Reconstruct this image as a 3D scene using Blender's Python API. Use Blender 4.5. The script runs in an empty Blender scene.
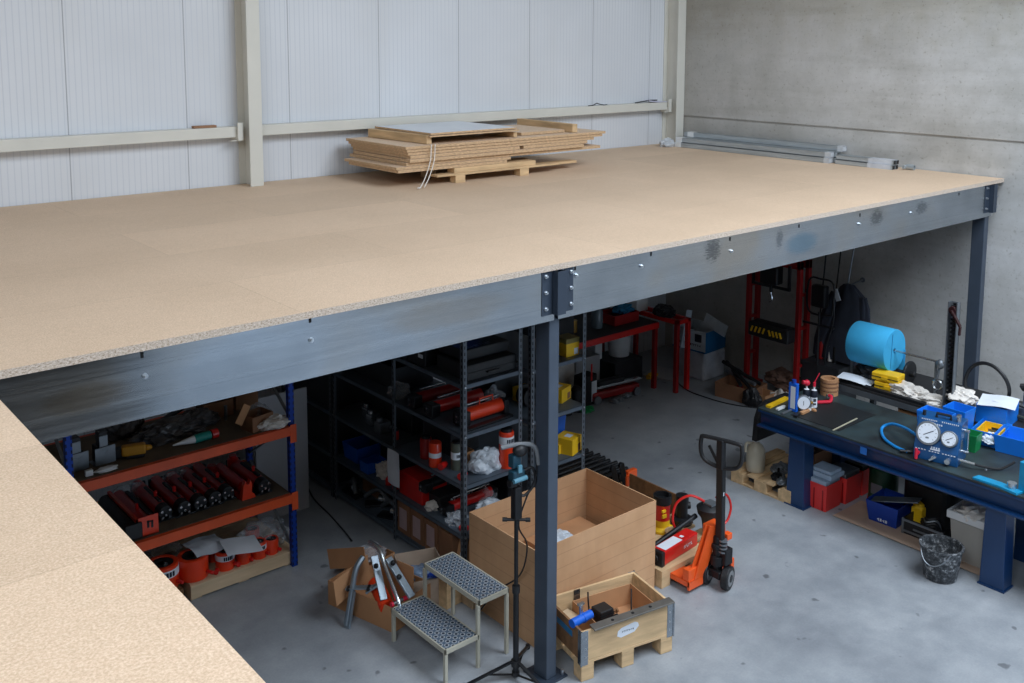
import bpy, bmesh, math, random
from mathutils import Vector, Matrix, Euler
random.seed(7)
PI = math.pi
COL = bpy.context.scene.collection
# ---------------------------------------------------------------- camera model
CH = 4.27
F, PY, YAW, PIT, ROL = 1008.0, 164.51, 0.6996, 0.1251, 0.0032
_cy, _sy = math.cos(YAW), math.sin(YAW)
FW = Vector((_sy*math.cos(PIT), _cy*math.cos(PIT), -math.sin(PIT)))
_r = Vector((_cy, -_sy, 0)); _u = _r.cross(FW)
RT = math.cos(ROL)*_r + math.sin(ROL)*_u
UP = -math.sin(ROL)*_r + math.cos(ROL)*_u
def _ray(x, y): return FW + RT*((x-512)/F) + UP*((PY-y)/F)
def PL(ax, v, x, y):
    d = _ray(x, y); o = Vector((0, 0, CH)); return o + d*((v-o[ax])/d[ax])
def Z(x, y, z=0.0): return PL(2, z, x, y)      # measured point on a horizontal plane
def Yp(x, y, v): return PL(1, v, x, y)
def Xp(x, y, v): return PL(0, v, x, y)
# ---------------------------------------------------------------- materials
def lin(c):
    return tuple((v/255/12.92 if v/255 <= .04045 else ((v/255+.055)/1.055)**2.4) for v in c)
_mats = {}
def mat(name, rgb, rough=.5, metal=0., var=.12, scale=9., bump=.0, bscale=60., alpha=None, trans=0., coat=0., dirt=None, stretch=(1,1,1)):
    if name in _mats: return _mats[name]
    m = bpy.data.materials.new(name); m.use_nodes = True
    nt = m.node_tree; b = nt.nodes['Principled BSDF']
    c = lin(rgb)
    tc = nt.nodes.new('ShaderNodeTexCoord'); mp = nt.nodes.new('ShaderNodeMapping')
    mp.inputs['Scale'].default_value = stretch
    nt.links.new(tc.outputs['Object'], mp.inputs[0])
    n = nt.nodes.new('ShaderNodeTexNoise'); n.inputs['Scale'].default_value = scale; n.inputs['Detail'].default_value = 5
    nt.links.new(mp.outputs[0], n.inputs['Vector'])
    r = nt.nodes.new('ShaderNodeValToRGB')
    r.color_ramp.elements[0].position = .3; r.color_ramp.elements[1].position = .7
    lo = tuple(v*(1-var) for v in c) if dirt is None else lin(dirt)
    hi = tuple(min(1, v*(1+var)) for v in c)
    r.color_ramp.elements[0].color = (*lo, 1); r.color_ramp.elements[1].color = (*hi, 1)
    nt.links.new(n.outputs['Fac'], r.inputs[0]); nt.links.new(r.outputs[0], b.inputs['Base Color'])
    b.inputs['Roughness'].default_value = rough; b.inputs['Metallic'].default_value = metal
    if coat: b.inputs['Coat Weight'].default_value = coat
    if trans: b.inputs['Transmission Weight'].default_value = trans
    if alpha is not None: b.inputs['Alpha'].default_value = alpha
    if bump:
        n2 = nt.nodes.new('ShaderNodeTexNoise'); n2.inputs['Scale'].default_value = bscale; n2.inputs['Detail'].default_value = 3
        nt.links.new(mp.outputs[0], n2.inputs['Vector'])
        bp = nt.nodes.new('ShaderNodeBump'); bp.inputs['Strength'].default_value = bump; bp.inputs['Distance'].default_value = .01
        nt.links.new(n2.outputs['Fac'], bp.inputs['Height']); nt.links.new(bp.outputs[0], b.inputs['Normal'])
    _mats[name] = m; return m
class NT:
    "tiny node helper"
    def __init__(s, name):
        s.m = bpy.data.materials.new(name); s.m.use_nodes = True; s.nt = s.m.node_tree; s.b = s.nt.nodes['Principled BSDF']
    def n(s, t, **k):
        x = s.nt.nodes.new('ShaderNode'+t)
        for a, v in k.items():
            if a.startswith('i_'):
                key = a[2:].replace('_', ' ')
                x.inputs[int(key) if key.isdigit() else key].default_value = v
            else: setattr(x, a, v)
        return x
    def l(s, a, b): s.nt.links.new(a, b)
    def ramp(s, fac, stops):
        r = s.n('ValToRGB'); e = r.color_ramp.elements
        while len(e) < len(stops): e.new(.5)
        for q, (p, c) in zip(e, stops): q.position = p; q.color = (*c, 1)
        s.l(fac, r.inputs[0]); return r.outputs[0]
    def mix(s, fac, a, b, mode='MIX'):
        x = s.n('MixRGB', blend_type=mode)
        for i, v in enumerate((fac, a, b)):
            if hasattr(v, 'links') or hasattr(v, 'is_output'): s.l(v, x.inputs[i])
            elif i == 0: x.inputs[0].default_value = v
            else: x.inputs[i].default_value = (*v, 1)
        return x.outputs[0]
    def math(s, op, a, b=0.):
        x = s.n('Math', operation=op)
        for i, v in enumerate((a, b)):
            if hasattr(v, 'is_output'): s.l(v, x.inputs[i])
            else: x.inputs[i].default_value = v
        return x.outputs[0]
    def noise(s, vec, scale, detail=4, rough=.5, stretch=None):
        if stretch:
            mp = s.n('Mapping'); mp.inputs['Scale'].default_value = stretch; s.l(vec, mp.inputs[0]); vec = mp.outputs[0]
        x = s.n('TexNoise'); x.inputs['Scale'].default_value = scale; x.inputs['Detail'].default_value = detail
        x.inputs['Roughness'].default_value = rough; s.l(vec, x.inputs['Vector']); return x.outputs['Fac']
    def bump(s, h, strength=.3, dist=.01):
        b = s.n('Bump'); b.inputs['Strength'].default_value = strength; b.inputs['Distance'].default_value = dist
        s.l(h, b.inputs['Height']); s.l(b.outputs[0], s.b.inputs['Normal'])
# ---------------------------------------------------------------- mesh builder
def rot(rx=0, ry=0, rz=0): return Euler((rx, ry, rz)).to_matrix().to_4x4()
class MB:
    def __init__(s): s.bm = bmesh.new()
    def _x(s, vs, M):
        if M is not None: bmesh.ops.transform(s.bm, matrix=M, verts=vs)
    def box(s, c, d, M=None, taper=None):
        "box centred at c with size d; taper=(sx,sy) scales the top"
        r = bmesh.ops.create_cube(s.bm, size=1)['verts']
        for v in r:
            t = (v.co.z > 0) and taper
            v.co = Vector((v.co.x*d[0]*(taper[0] if t else 1), v.co.y*d[1]*(taper[1] if t else 1), v.co.z*d[2])) + Vector(c)
        s._x(r, M); return s
    def bx(s, a, b, M=None):
        return s.box([(a[i]+b[i])/2 for i in range(3)], [abs(b[i]-a[i]) for i in range(3)], M)
    def ob(s, c, d, rz=0, rx=0, ry=0):
        "oriented box"
        r = bmesh.ops.create_cube(s.bm, size=1)['verts']
        Mx = Matrix.Translation(c) @ rot(rx, ry, rz) @ Matrix.Diagonal((*d, 1)); s._x(r, Mx); return s
    def bar(s, p, q, w, h=None, up=(0, 0, 1)):
        h = h or w; p, q = Vector(p), Vector(q); d = q-p; L = d.length
        z = d.normalized(); x = Vector(up).cross(z)
        if x.length < 1e-4: x = Vector((1, 0, 0)).cross(z)
        x.normalize(); y = z.cross(x)
        Mx = Matrix((x, y, z)).transposed().to_4x4(); Mx.translation = (p+q)/2
        r = bmesh.ops.create_cube(s.bm, size=1)['verts']; s._x(r, Mx @ Matrix.Diagonal((w, h, L, 1))); return s
    def cyl(s, p, q, r1, r2=None, n=16, caps=True):
        p, q = Vector(p), Vector(q); d = q-p
        r2 = r1 if r2 is None else r2
        v = bmesh.ops.create_cone(s.bm, cap_ends=caps, segments=n, radius1=max(r1, 1e-5), radius2=max(r2, 1e-5), depth=d.length)['verts']
        Mx = d.to_track_quat('Z', 'Y').to_matrix().to_4x4(); Mx.translation = (p+q)/2; s._x(v, Mx); return s
    def sph(s, c, r, sc=(1, 1, 1), n=12, M=None):
        v = bmesh.ops.create_uvsphere(s.bm, u_segments=n, v_segments=max(6, n*2//3), radius=r)['verts']
        for q in v: q.co = Vector((q.co.x*sc[0], q.co.y*sc[1], q.co.z*sc[2]))
        if M is not None: bmesh.ops.transform(s.bm, matrix=M, verts=v)
        bmesh.ops.translate(s.bm, vec=Vector(c), verts=v); return s
    def lathe(s, prof, c=(0, 0, 0), n=20, M=None, close=False):
        "prof = [(r,z),...] revolved about z"
        rings = []; allv = []
        for r, z in prof:
            ring = [s.bm.verts.new((r*math.cos(2*PI*i/n), r*math.sin(2*PI*i/n), z)) for i in range(n)]
            rings.append(ring); allv += ring
        for a, b in zip(rings, rings[1:]):
            for i in range(n):
                j = (i+1) % n; s.bm.faces.new((a[i], a[j], b[j], b[i]))
        if close: 
            s.bm.faces.new(rings[0][::-1]); s.bm.faces.new(rings[-1])
        if M is not None: bmesh.ops.transform(s.bm, matrix=M, verts=allv)
        bmesh.ops.translate(s.bm, vec=Vector(c), verts=allv); return s
    def tube(s, pts, r, n=8, smooth=True, sub=6):
        P = [Vector(p) for p in pts]
        if smooth and len(P) > 2:
            out = []
            for i in range(len(P)-1):
                p0 = P[max(i-1, 0)]; p1 = P[i]; p2 = P[i+1]; p3 = P[min(i+2, len(P)-1)]
                for k in range(sub):
                    t = k/sub
                    out.append(.5*((2*p1)+(p2-p0)*t+(2*p0-5*p1+4*p2-p3)*t*t+(-p0+3*p1-3*p2+p3)*t**3))
            out.append(P[-1]); P = out
        rings = []; prev = None
        for i, p in enumerate(P):
            d = (P[min(i+1, len(P)-1)]-P[max(i-1, 0)]).normalized()
            if prev is None:
                a = Vector((0, 0, 1)) if abs(d.z) < .9 else Vector((1, 0, 0)); x = a.cross(d).normalized()
            else: x = (prev-d*prev.dot(d)).normalized()
            prev = x; y = d.cross(x)
            rr = r(i/(len(P)-1)) if callable(r) else r
            rings.append([s.bm.verts.new(p+x*rr*math.cos(2*PI*k/n)+y*rr*math.sin(2*PI*k/n)) for k in range(n)])
        for a, b in zip(rings, rings[1:]):
            for k in range(n): s.bm.faces.new((a[k], a[(k+1) % n], b[(k+1) % n], b[k]))
        s.bm.faces.new(rings[0][::-1]); s.bm.faces.new(rings[-1]); return s
    def prism(s, poly, h, M=None):
        "polygon in xy extruded 0..h in z"
        a = [s.bm.verts.new((x, y, 0)) for x, y in poly]; b = [s.bm.verts.new((x, y, h)) for x, y in poly]; n = len(poly)
        s.bm.faces.new(a[::-1]); s.bm.faces.new(b)
        for i in range(n): s.bm.faces.new((a[i], a[(i+1) % n], b[(i+1) % n], b[i]))
        s._x(a+b, M); return s
    def openbox(s, w, d, h, t=.006, M=None, floor=True, taper=1., z0=0.):
        "open-topped box centred in xy on z0; taper = bottom/top ratio"
        def ring(ww, dd, z): return [s.bm.verts.new((sx*ww/2, sy*dd/2, z)) for sx, sy in ((-1, -1), (1, -1), (1, 1), (-1, 1))]
        o0 = ring(w*taper, d*taper, z0); o1 = ring(w, d, z0+h); i1 = ring(w-2*t, d-2*t, z0+h); i0 = ring((w-2*t)*taper, (d-2*t)*taper, z0+t)
        for a, b in ((o0, o1), (o1, i1), (i1, i0)):
            for k in range(4): s.bm.faces.new((a[k], a[(k+1) % 4], b[(k+1) % 4], b[k]))
        s.bm.faces.new(i0); s.bm.faces.new(o0[::-1]); s._x(o0+o1+i0+i1, M); return s
    def crumple(s, c, r, sc=(1, 1, .6), seed=1, amp=.35, M=None):
        rnd = random.Random(seed)
        v = bmesh.ops.create_icosphere(s.bm, subdivisions=4 if r > .06 else 3, radius=1)['verts']
        ph = [(rnd.uniform(-3.5, 3.5), rnd.uniform(-3.5, 3.5), rnd.uniform(-3.5, 3.5), rnd.uniform(0, 6)) for _ in range(7)]
        p2 = [(rnd.uniform(-9, 9), rnd.uniform(-9, 9), rnd.uniform(-9, 9), rnd.uniform(0, 6)) for _ in range(6)]
        for q in v:
            k = sum(abs(math.sin(a*q.co.x+b*q.co.y+e*q.co.z+f)) for a, b, e, f in ph)/7
            k2 = sum(abs(math.sin(a*q.co.x+b*q.co.y+e*q.co.z+f)) for a, b, e, f in p2)/6
            m = 1+amp*((k-.6)*2+(k2-.6)*1.1)
            q.co = Vector((q.co.x*r*sc[0]*m, q.co.y*r*sc[1]*m, max(q.co.z*m, -.55)*r*sc[2]))
        if M is not None: bmesh.ops.transform(s.bm, matrix=M, verts=v)
        zmin = min(q.co.z for q in v)
        bmesh.ops.translate(s.bm, vec=Vector((c[0], c[1], c[2]-zmin)), verts=v); return s
    def sheet(s, w, d, M=None, amp=.01, t=.0012, seed=1, n=8):
        rnd = random.Random(seed); a, b, e = (rnd.uniform(-4, 4) for _ in range(3))
        top = [[None]*(n+1) for _ in range(n+1)]; bot = [[None]*(n+1) for _ in range(n+1)]; vs = []
        for i in range(n+1):
            for j in range(n+1):
                x = i/n-.5; y = j/n-.5; z = amp*(math.sin(a*x*2+b*y)+math.sin(e*y*2+1)+1.9)
                top[i][j] = s.bm.verts.new((x*w, y*d, z+t)); bot[i][j] = s.bm.verts.new((x*w, y*d, z)); vs += [top[i][j], bot[i][j]]
        for i in range(n):
            for j in range(n):
                s.bm.faces.new((top[i][j], top[i+1][j], top[i+1][j+1], top[i][j+1]))
                s.bm.faces.new((bot[i][j], bot[i][j+1], bot[i+1][j+1], bot[i+1][j]))
        for i in range(n):
            s.bm.faces.new((top[i][0], bot[i][0], bot[i+1][0], top[i+1][0])); s.bm.faces.new((top[i+1][n], bot[i+1][n], bot[i][n], top[i][n]))
            s.bm.faces.new((top[0][i+1], bot[0][i+1], bot[0][i], top[0][i])); s.bm.faces.new((top[n][i], bot[n][i], bot[n][i+1], top[n][i+1]))
        s._x(vs, M); return s
    def build(s, name, m, parent=None, bevel=0., smooth=False, loc=None, rz=0):
        bmesh.ops.recalc_face_normals(s.bm, faces=s.bm.faces)
        me = bpy.data.meshes.new(name); s.bm.to_mesh(me); s.bm.free(); s.bm = None
        if m is not None: me.materials.append(m)
        if smooth:
            me.polygons.foreach_set('use_smooth', [True]*len(me.polygons))
            try: me.set_sharp_from_angle(angle=math.radians(35))
            except Exception: pass
        o = bpy.data.objects.new(name, me); COL.objects.link(o)
        if parent is not None: o.parent = parent
        if loc is not None: o.location = loc
        if rz: o.rotation_euler = (0, 0, rz)
        if bevel:
            b = o.modifiers.new('bevel', 'BEVEL'); b.width = bevel; b.segments = 2; b.limit_method = 'ANGLE'; b.angle_limit = .7
        return o
def tag(o, label, cat, group=None, kind=None):
    o['label'] = label; o['category'] = cat
    if group: o['group'] = group
    if kind: o['kind'] = kind
    return o
def thing(name, label, cat, loc=(0, 0, 0), rz=0, group=None):
    o = bpy.data.objects.new(name, None); o.empty_display_size = .1; COL.objects.link(o); o.location = loc; o.rotation_euler = (0, 0, rz)
    return tag(o, label, cat, group)
def copy_tree(o, parent=None):
    c = o.copy(); COL.objects.link(c); c.parent = parent
    for ch in list(o.children): copy_tree(ch, c)
    return c
def dup(o, loc, rz=None, label=None, rx=None, ry=None):
    c = copy_tree(o); c.location = loc
    e = list(c.rotation_euler)
    if rz is not None: e[2] = rz
    if rx is not None: e[0] = rx
    if ry is not None: e[1] = ry
    c.rotation_euler = e
    if label: c['label'] = label
    return c
def struct(o): o['kind'] = 'structure'; return o
# ================================================================ SETTING
SKY = (0.80, 0.89, 1.0)
cam = bpy.data.cameras.new('camera'); co = bpy.data.objects.new('camera', cam); COL.objects.link(co)
M4 = Matrix((RT, UP, -FW)).transposed().to_4x4(); M4.translation = (0, 0, CH); co.matrix_world = M4
cam.sensor_width = 36; cam.lens = F*36/1024; cam.shift_y = (PY-341.5)/1024; cam.clip_start = .05; cam.clip_end = 100
sc = bpy.context.scene; sc.camera = co
sc.view_settings.view_transform = 'Standard'; sc.view_settings.look = 'None'; sc.view_settings.gamma = 1; sc.view_settings.exposure = .55
sc.view_settings.use_curve_mapping = False
w = bpy.data.worlds.new('world'); sc.world = w; w.use_nodes = True
w.node_tree.nodes['Background'].inputs[0].default_value = (.6, .75, 1, 1); w.node_tree.nodes['Background'].inputs[1].default_value = .15
XR, YW, YF, XL, ZM, TB = 10.47, 9.10, 4.5815, .917, 2.855, .038

def concrete_floor():
    q = NT('concrete_floor'); tc = q.n('TexCoord'); v = tc.outputs['Object']
    big = q.noise(v, .9, 6, .6); mid = q.noise(v, 4.5, 6, .65); fine = q.noise(v, 60, 3, .6)
    c = q.ramp(big, [(.32, lin((134, 139, 145))), (.5, lin((152, 157, 162))), (.68, lin((166, 170, 174)))])
    c2 = q.ramp(mid, [(.35, (.82, .83, .84)), (.62, (1.05, 1.04, 1.03))]); c = q.mix(.75, c, c2, 'MULTIPLY')
    c3 = q.ramp(fine, [(.3, (.88, .88, .88)), (.7, (1.05, 1.05, 1.05))]); c = q.mix(.6, c, c3, 'MULTIPLY')
    sp = q.noise(v, 7.5, 2, .4); s1 = q.ramp(sp, [(.255, (.35, .35, .36)), (.30, (1, 1, 1))]); c = q.mix(.75, c, s1, 'MULTIPLY')
    sp2 = q.noise(v, 3.1, 8, .75, stretch=(1, .5, 1)); s2 = q.ramp(sp2, [(.62, (1, 1, 1)), (.72, (1.18, 1.17, 1.15))]); c = q.mix(.5, c, s2, 'MULTIPLY')
    q.l(c, q.b.inputs['Base Color']); r = q.ramp(mid, [(.3, (.42,)*3), (.7, (.62,)*3)]); q.l(r, q.b.inputs['Roughness'])
    q.bump(mid, .08, .02); return q.m
def chipboard(name, rows=True):
    q = NT(name); tc = q.n('TexCoord'); v = tc.outputs['Object']
    f1 = q.noise(v, 130, 4, .7); f2 = q.noise(v, 30, 5, .65); f3 = q.noise(v, 1.3, 3, .5)
    c = q.ramp(f1, [(.32, lin((194, 167, 140))), (.5, lin((213, 186, 158))), (.66, lin((228, 205, 180)))])
    c = q.mix(.7, c, q.ramp(f2, [(.34, (.95, .945, .93)), (.62, (1.03, 1.02, 1.02))]), 'MULTIPLY')
    c = q.mix(.6, c, q.ramp(f3, [(.35, (.92, .91, .89)), (.65, (1.04, 1.04, 1.04))]), 'MULTIPLY')
    if rows:
        b = q.n('TexBrick', offset=.5, squash=1.0); b.inputs['Color1'].default_value = (.90, .895, .885, 1); b.inputs['Color2'].default_value = (1.03, 1.03, 1.03, 1)
        b.inputs['Mortar'].default_value = (.80, .79, .77, 1); b.inputs['Scale'].default_value = 1; b.inputs['Mortar Size'].default_value = .0035
        b.inputs['Brick Width'].default_value = 2.44; b.inputs['Row Height'].default_value = .91; b.inputs['Mortar Smooth'].default_value = .3
        q.l(v, b.inputs['Vector']); c = q.mix(.8, c, b.outputs['Color'], 'MULTIPLY')
    q.l(c, q.b.inputs['Base Color']); q.b.inputs['Roughness'].default_value = .72; q.bump(f1, .12, .003); return q.m
def chip_edge():
    q = NT('chipboard_edge'); tc = q.n('TexCoord'); v = tc.outputs['Object']
    f = q.noise(v, 220, 3, .8); f2 = q.noise(v, 110, 3, .7, stretch=(.7, 1, 1.6))
    c = q.ramp(f2, [(.34, lin((150, 128, 108))), (.48, lin((196, 178, 160))), (.62, lin((222, 208, 194)))])
    c = q.mix(.5, c, q.ramp(f, [(.35, (.6, .58, .56)), (.6, (1.15, 1.15, 1.15))]), 'MULTIPLY')
    q.l(c, q.b.inputs['Base Color']); q.b.inputs['Roughness'].default_value = .9; q.bump(f2, .2, .003); return q.m
def panel_white():
    q = NT('sandwich_panel'); tc = q.n('TexCoord'); v = tc.outputs['Object']
    sx = q.n('SeparateXYZ'); q.l(v, sx.inputs[0]); x = q.math('SUBTRACT', sx.outputs[0], .543)
    seam = q.math('ABSOLUTE', q.math('SUBTRACT', q.math('FRACT', q.math('DIVIDE', x, 1.0545)), .5)); seam = q.math('GREATER_THAN', seam, .4955)
    rib = q.math('ABSOLUTE', q.math('SUBTRACT', q.math('FRACT', q.math('DIVIDE', x, .0527)), .5)); ribc = q.math('LESS_THAN', rib, .09)
    base = q.ramp(q.noise(v, .8, 3), [(.3, lin((209, 212, 216))), (.7, lin((219, 222, 226)))])
    c = q.mix(ribc, base, lin((205, 209, 215))); c = q.mix(seam, c, lin((164, 167, 173)))
    st = q.noise(v, 1.3, 4, .6, stretch=(1, 1, .3)); c = q.mix(.35, c, q.ramp(st, [(.30, (.94, .92, .88)), (.5, (1, 1, 1))]), 'MULTIPLY')
    q.l(c, q.b.inputs['Base Color']); q.b.inputs['Roughness'].default_value = .5
    h = q.math('SUBTRACT', rib, q.math('MULTIPLY', seam, 2.)); q.bump(h, .08, .003); return q.m
def concrete_wall():
    q = NT('precast_concrete'); tc = q.n('TexCoord'); v = tc.outputs['Object']
    n1 = q.noise(v, 1.0, 6, .62, stretch=(1, .7, 1.4)); n2 = q.noise(v, 6, 6, .7); n3 = q.noise(v, 1.4, 5, .6, stretch=(1, 1.6, .5)); n4 = q.noise(v, 26, 4, .7); n5 = q.noise(v, .9, 5, .6, stretch=(1, .3, 4))
    c = q.ramp(n1, [(.3, lin((168, 166, 161))), (.5, lin((188, 187, 183))), (.7, lin((202, 201, 199)))])
    c = q.mix(.6, c, q.ramp(n2, [(.3, (.86, .855, .85)), (.65, (1.05, 1.05, 1.05))]), 'MULTIPLY')
    c = q.mix(.4, c, q.ramp(n3, [(.34, (.78, .77, .74)), (.55, (1.03, 1.03, 1.03))]), 'MULTIPLY')
    c = q.mix(.45, c, q.ramp(n5, [(.38, (.82, .81, .78)), (.52, (1.03, 1.03, 1.03))]), 'MULTIPLY')
    c = q.mix(.8, c, q.ramp(n4, [(.30, (.66, .65, .60)), (.42, (1, 1, 1))]), 'MULTIPLY')
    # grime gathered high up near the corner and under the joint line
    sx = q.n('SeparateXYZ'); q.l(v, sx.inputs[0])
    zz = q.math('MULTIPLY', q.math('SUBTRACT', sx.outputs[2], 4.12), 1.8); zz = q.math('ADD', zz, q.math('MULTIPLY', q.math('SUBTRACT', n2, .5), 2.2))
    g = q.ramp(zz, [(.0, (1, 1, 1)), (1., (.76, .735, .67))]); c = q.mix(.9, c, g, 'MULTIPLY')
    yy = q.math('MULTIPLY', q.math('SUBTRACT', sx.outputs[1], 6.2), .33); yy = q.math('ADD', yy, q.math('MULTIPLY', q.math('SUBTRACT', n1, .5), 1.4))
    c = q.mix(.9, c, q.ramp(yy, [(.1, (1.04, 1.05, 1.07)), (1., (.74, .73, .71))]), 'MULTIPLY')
    q.l(c, q.b.inputs['Base Color']); q.b.inputs['Roughness'].default_value = .85; q.bump(n4, .18, .01); return q.m
def galvanized(name='galvanized_sheet', k=1.0, axis=(.12, 1, 5), stains=()):
    q = NT(name); tc = q.n('TexCoord'); v = tc.outputs['Object']
    a = q.noise(v, 1.1, 3, .5, stretch=(.8, 1, 1)); b = q.noise(v, 5, 5, .6, stretch=axis); f = q.noise(v, 55, 3, .6, stretch=(.4, 1, 3)); 
    c = q.ramp(a, [(.3, tuple(k*x for x in lin((146, 154, 162)))), (.5, tuple(k*x for x in lin((174, 181, 188)))), (.68, tuple(k*x for x in lin((178, 174, 168))))])
    c = q.mix(.5, c, q.ramp(b, [(.3, (.82, .84, .86)), (.6, (1.06, 1.06, 1.06))]), 'MULTIPLY')
    c = q.mix(.4, c, q.ramp(f, [(.3, (.86, .86, .86)), (.7, (1.08, 1.08, 1.08))]), 'MULTIPLY')
    sx = q.n('SeparateXYZ'); q.l(v, sx.inputs[0])
    for (x0, z0, rx, rz_, col, sg) in stains:
        dx = q.math('DIVIDE', q.math('SUBTRACT', sx.outputs[0], x0), rx); dz = q.math('DIVIDE', q.math('SUBTRACT', sx.outputs[2], z0), rz_)
        d = q.math('ADD', q.math('MULTIPLY', dx, dx), q.math('MULTIPLY', dz, dz)); d = q.math('ADD', d, q.math('MULTIPLY', q.math('SUBTRACT', f, .5), 4.5 if sg else 1.))
        c = q.mix(q.math('MULTIPLY', q.ramp(d, [(.3, (1, 1, 1)), (1., (0, 0, 0))]), .55 if sg else .4), c, lin(col))
    q.l(c, q.b.inputs['Base Color']); q.b.inputs['Metallic'].default_value = .95
    q.l(q.ramp(b, [(.3, (.15,)*3), (.7, (.26,)*3)]), q.b.inputs['Roughness']); return q.m
M_FLOOR, M_DECK, M_EDGE, M_PANEL, M_WALL, M_GALV = concrete_floor(), chipboard('chipboard_deck'), chip_edge(), panel_white(), concrete_wall(), galvanized()
M_CHIP = chipboard('chipboard_loose', False)
M_CREAM = mat('cream_paint', (212, 210, 200), .45, 0, .04, 3)
M_ANTH = mat('dark_blue_grey_steel', (74, 84, 98), .42, .3, .08, 6)
M_ANTHD = mat('anthracite_bracket', (56, 66, 80), .45, .3, .08, 6)
M_BOLT = mat('zinc_bolt', (200, 205, 210), .3, .9, .05)
M_CEIL = mat('ceiling_sheet', (188, 190, 192), .8, 0, .03)

# shell
struct(MB().bx((-7, -9, -.2), (XR+.25, YW+.2, 0)).build('floor', M_FLOOR))
struct(MB().bx((-7, YW, 0), (XR+.25, YW+.15, 8.3)).build('wall_back', M_PANEL))
wr = MB().bx((XR, -9, 0), (XR+.2, YW+.15, 3.225)).bx((XR+.004, -9, 3.225), (XR+.2, YW+.15, 3.243)).bx((XR-.012, -9, 3.243), (XR+.2, YW+.15, 8.3))
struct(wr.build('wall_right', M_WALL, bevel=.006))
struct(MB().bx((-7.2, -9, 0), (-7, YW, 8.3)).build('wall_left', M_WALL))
# gable wall behind the camera with a wide daylight door opening
DX0, DX1, DZ = 5.0, 9.8, 4.6
struct(MB().bx((-7, -9.2, 0), (DX0, -9, 8.3)).bx((DX1, -9.2, 0), (XR+.2, -9, 8.3)).bx((DX0, -9.2, DZ), (DX1, -9, 8.3)).build('wall_front', mat('grey_gable', (96, 102, 110), .8)))
# roof with two long rooflights
RL = [(-4.5, -1.2), (4.6, 9.2)]
ce = MB()
xs = [-7.2, RL[0][0], RL[0][1], RL[1][0], RL[1][1], XR+.25]
for a, b in ((0, 1), (2, 3), (4, 5)): ce.bx((xs[a], -9.2, 8.3), (xs[b], YW+.15, 8.45))
for a, b in ((1, 2), (3, 4)): ce.bx((xs[a], 2.9, 8.3), (xs[b], YW+.15, 8.45)).bx((xs[a], -9.2, 8.3), (xs[b], -3.9, 8.45))
struct(ce.build('ceiling', M_CEIL))
def area(name, loc, size, power, rx=0, ry=0, rz=0, col=SKY):
    l = bpy.data.lights.new(name, 'AREA'); l.shape = 'RECTANGLE'; l.size, l.size_y = size; l.energy = power; l.color = col
    o = bpy.data.objects.new(name, l); COL.objects.link(o); o.location = loc; o.rotation_euler = (rx, ry, rz); return o
area('rooflight_right', (6.9, -.5, 8.28), (4.6, 6.6), 740)
area('rooflight_left', (-2.85, -.5, 8.28), (3.2, 6.6), 420)
area('daylight_door', (7.4, -8.95, 2.3), (4.6, 4.4), 120, rx=math.radians(90), col=(.6, .78, 1))

# mezzanine deck (two pieces at one level, camera stands on the left one)
g = .0
d1 = MB().bx((-6.9, YF, ZM-TB), (XR-.015, YW-.012, ZM)); d2 = MB().bx((-6.9, -8.9, ZM-TB), (XL, YF-.002, ZM))
shade_deck = MB().bx((XL+.002, -8.9, ZM-TB), (3.6, -.7, ZM))   # unseen deck added behind the camera to darken the left beam's reflection
for nm, d in (('mezzanine_deck', d1), ('mezzanine_deck', d2), ('mezzanine_deck', shade_deck)):  # the last deck here is the added one, out of view
    o = d.build(nm, M_DECK); struct(o); o.data.materials.append(M_EDGE)
    for p in o.data.polygons:
        if abs(p.normal.z) < .5: p.material_index = 1

struct(MB().bx((3.5, -8.9, 0), (3.6, -.7, ZM-TB)).build('added_shade_wall', mat('grey_gable', (0, 0, 0))))  # unseen wall added to block light from under the extra deck
# long galvanised edge beams (C sections)
M_GALVR = galvanized('galvanized_stained', stains=((5.80-4.26, .25, .10, .10, (44, 48, 54), 1), (8.05-4.26, .235, .12, .08, (52, 58, 64), 1), (8.83-4.26, .235, .12, .06, (70, 76, 82), 1), (6.93-4.26, .15, .25, .10, (70, 140, 176), 0), (6.62-4.26, .22, .05, .08, (90, 98, 108), 1)))
M_GALVL = galvanized('galvanized_warm', stains=((.6+1.35, .16, .22, .08, (150, 124, 84), 0), (.6+3.4, .2, .5, .1, (168, 156, 140), 0)))
def cbeam(x0, x1, label, m=None):
    t = thing('edge_beam', label, 'beam', (x0, 4.6, 2.488)); L = x1-x0
    b = MB().bx((0, 0, 0), (L, .004, .327)).bx((0, .004, 0), (L, .08, .004)).bx((0, .004, .323), (L, .08, .327)).bx((0, .076, .004), (L, .08, .03))
    for z in (.105, .085, .262, .245): b.bx((0, -.0012, z), (L, 0, z+.003))
    b.build('web', m or M_GALV, t); return t
b1 = cbeam(-.6, 4.225, 'galvanised steel edge beam under the deck, left of the middle post', M_GALVL)
b2 = cbeam(4.26, 10.24, 'galvanised steel edge beam under the deck, right of the middle post', M_GALVR)
def bolt(px, py, par, y=4.6):
    p = Yp(px, py, y) - par.location
    MB().cyl((p.x, 0, p.z), (p.x, -.007, p.z), .014, n=12).cyl((p.x, -.007, p.z), (p.x, -.018, p.z), .0085, n=6).build('bolt', M_BOLT, par)
for q in ((145, 376), (311, 340)): bolt(*q, b1)
for q in ((576, 275), (641, 266), (731, 251), (859, 224), (911, 213)): bolt(*q, b2)
M_HOLE = mat('dark_slot', (12, 12, 14), .8)
def slot(px, py, par):
    p = Yp(px, py, 4.6) - par.location; MB().bx((p.x-.007, -.0025, p.z-.014), (p.x+.007, 0, p.z+.014)).build('slot_hole', M_HOLE, par)
for q in ((142, 355), (310, 320)): slot(*q, b1)
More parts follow.
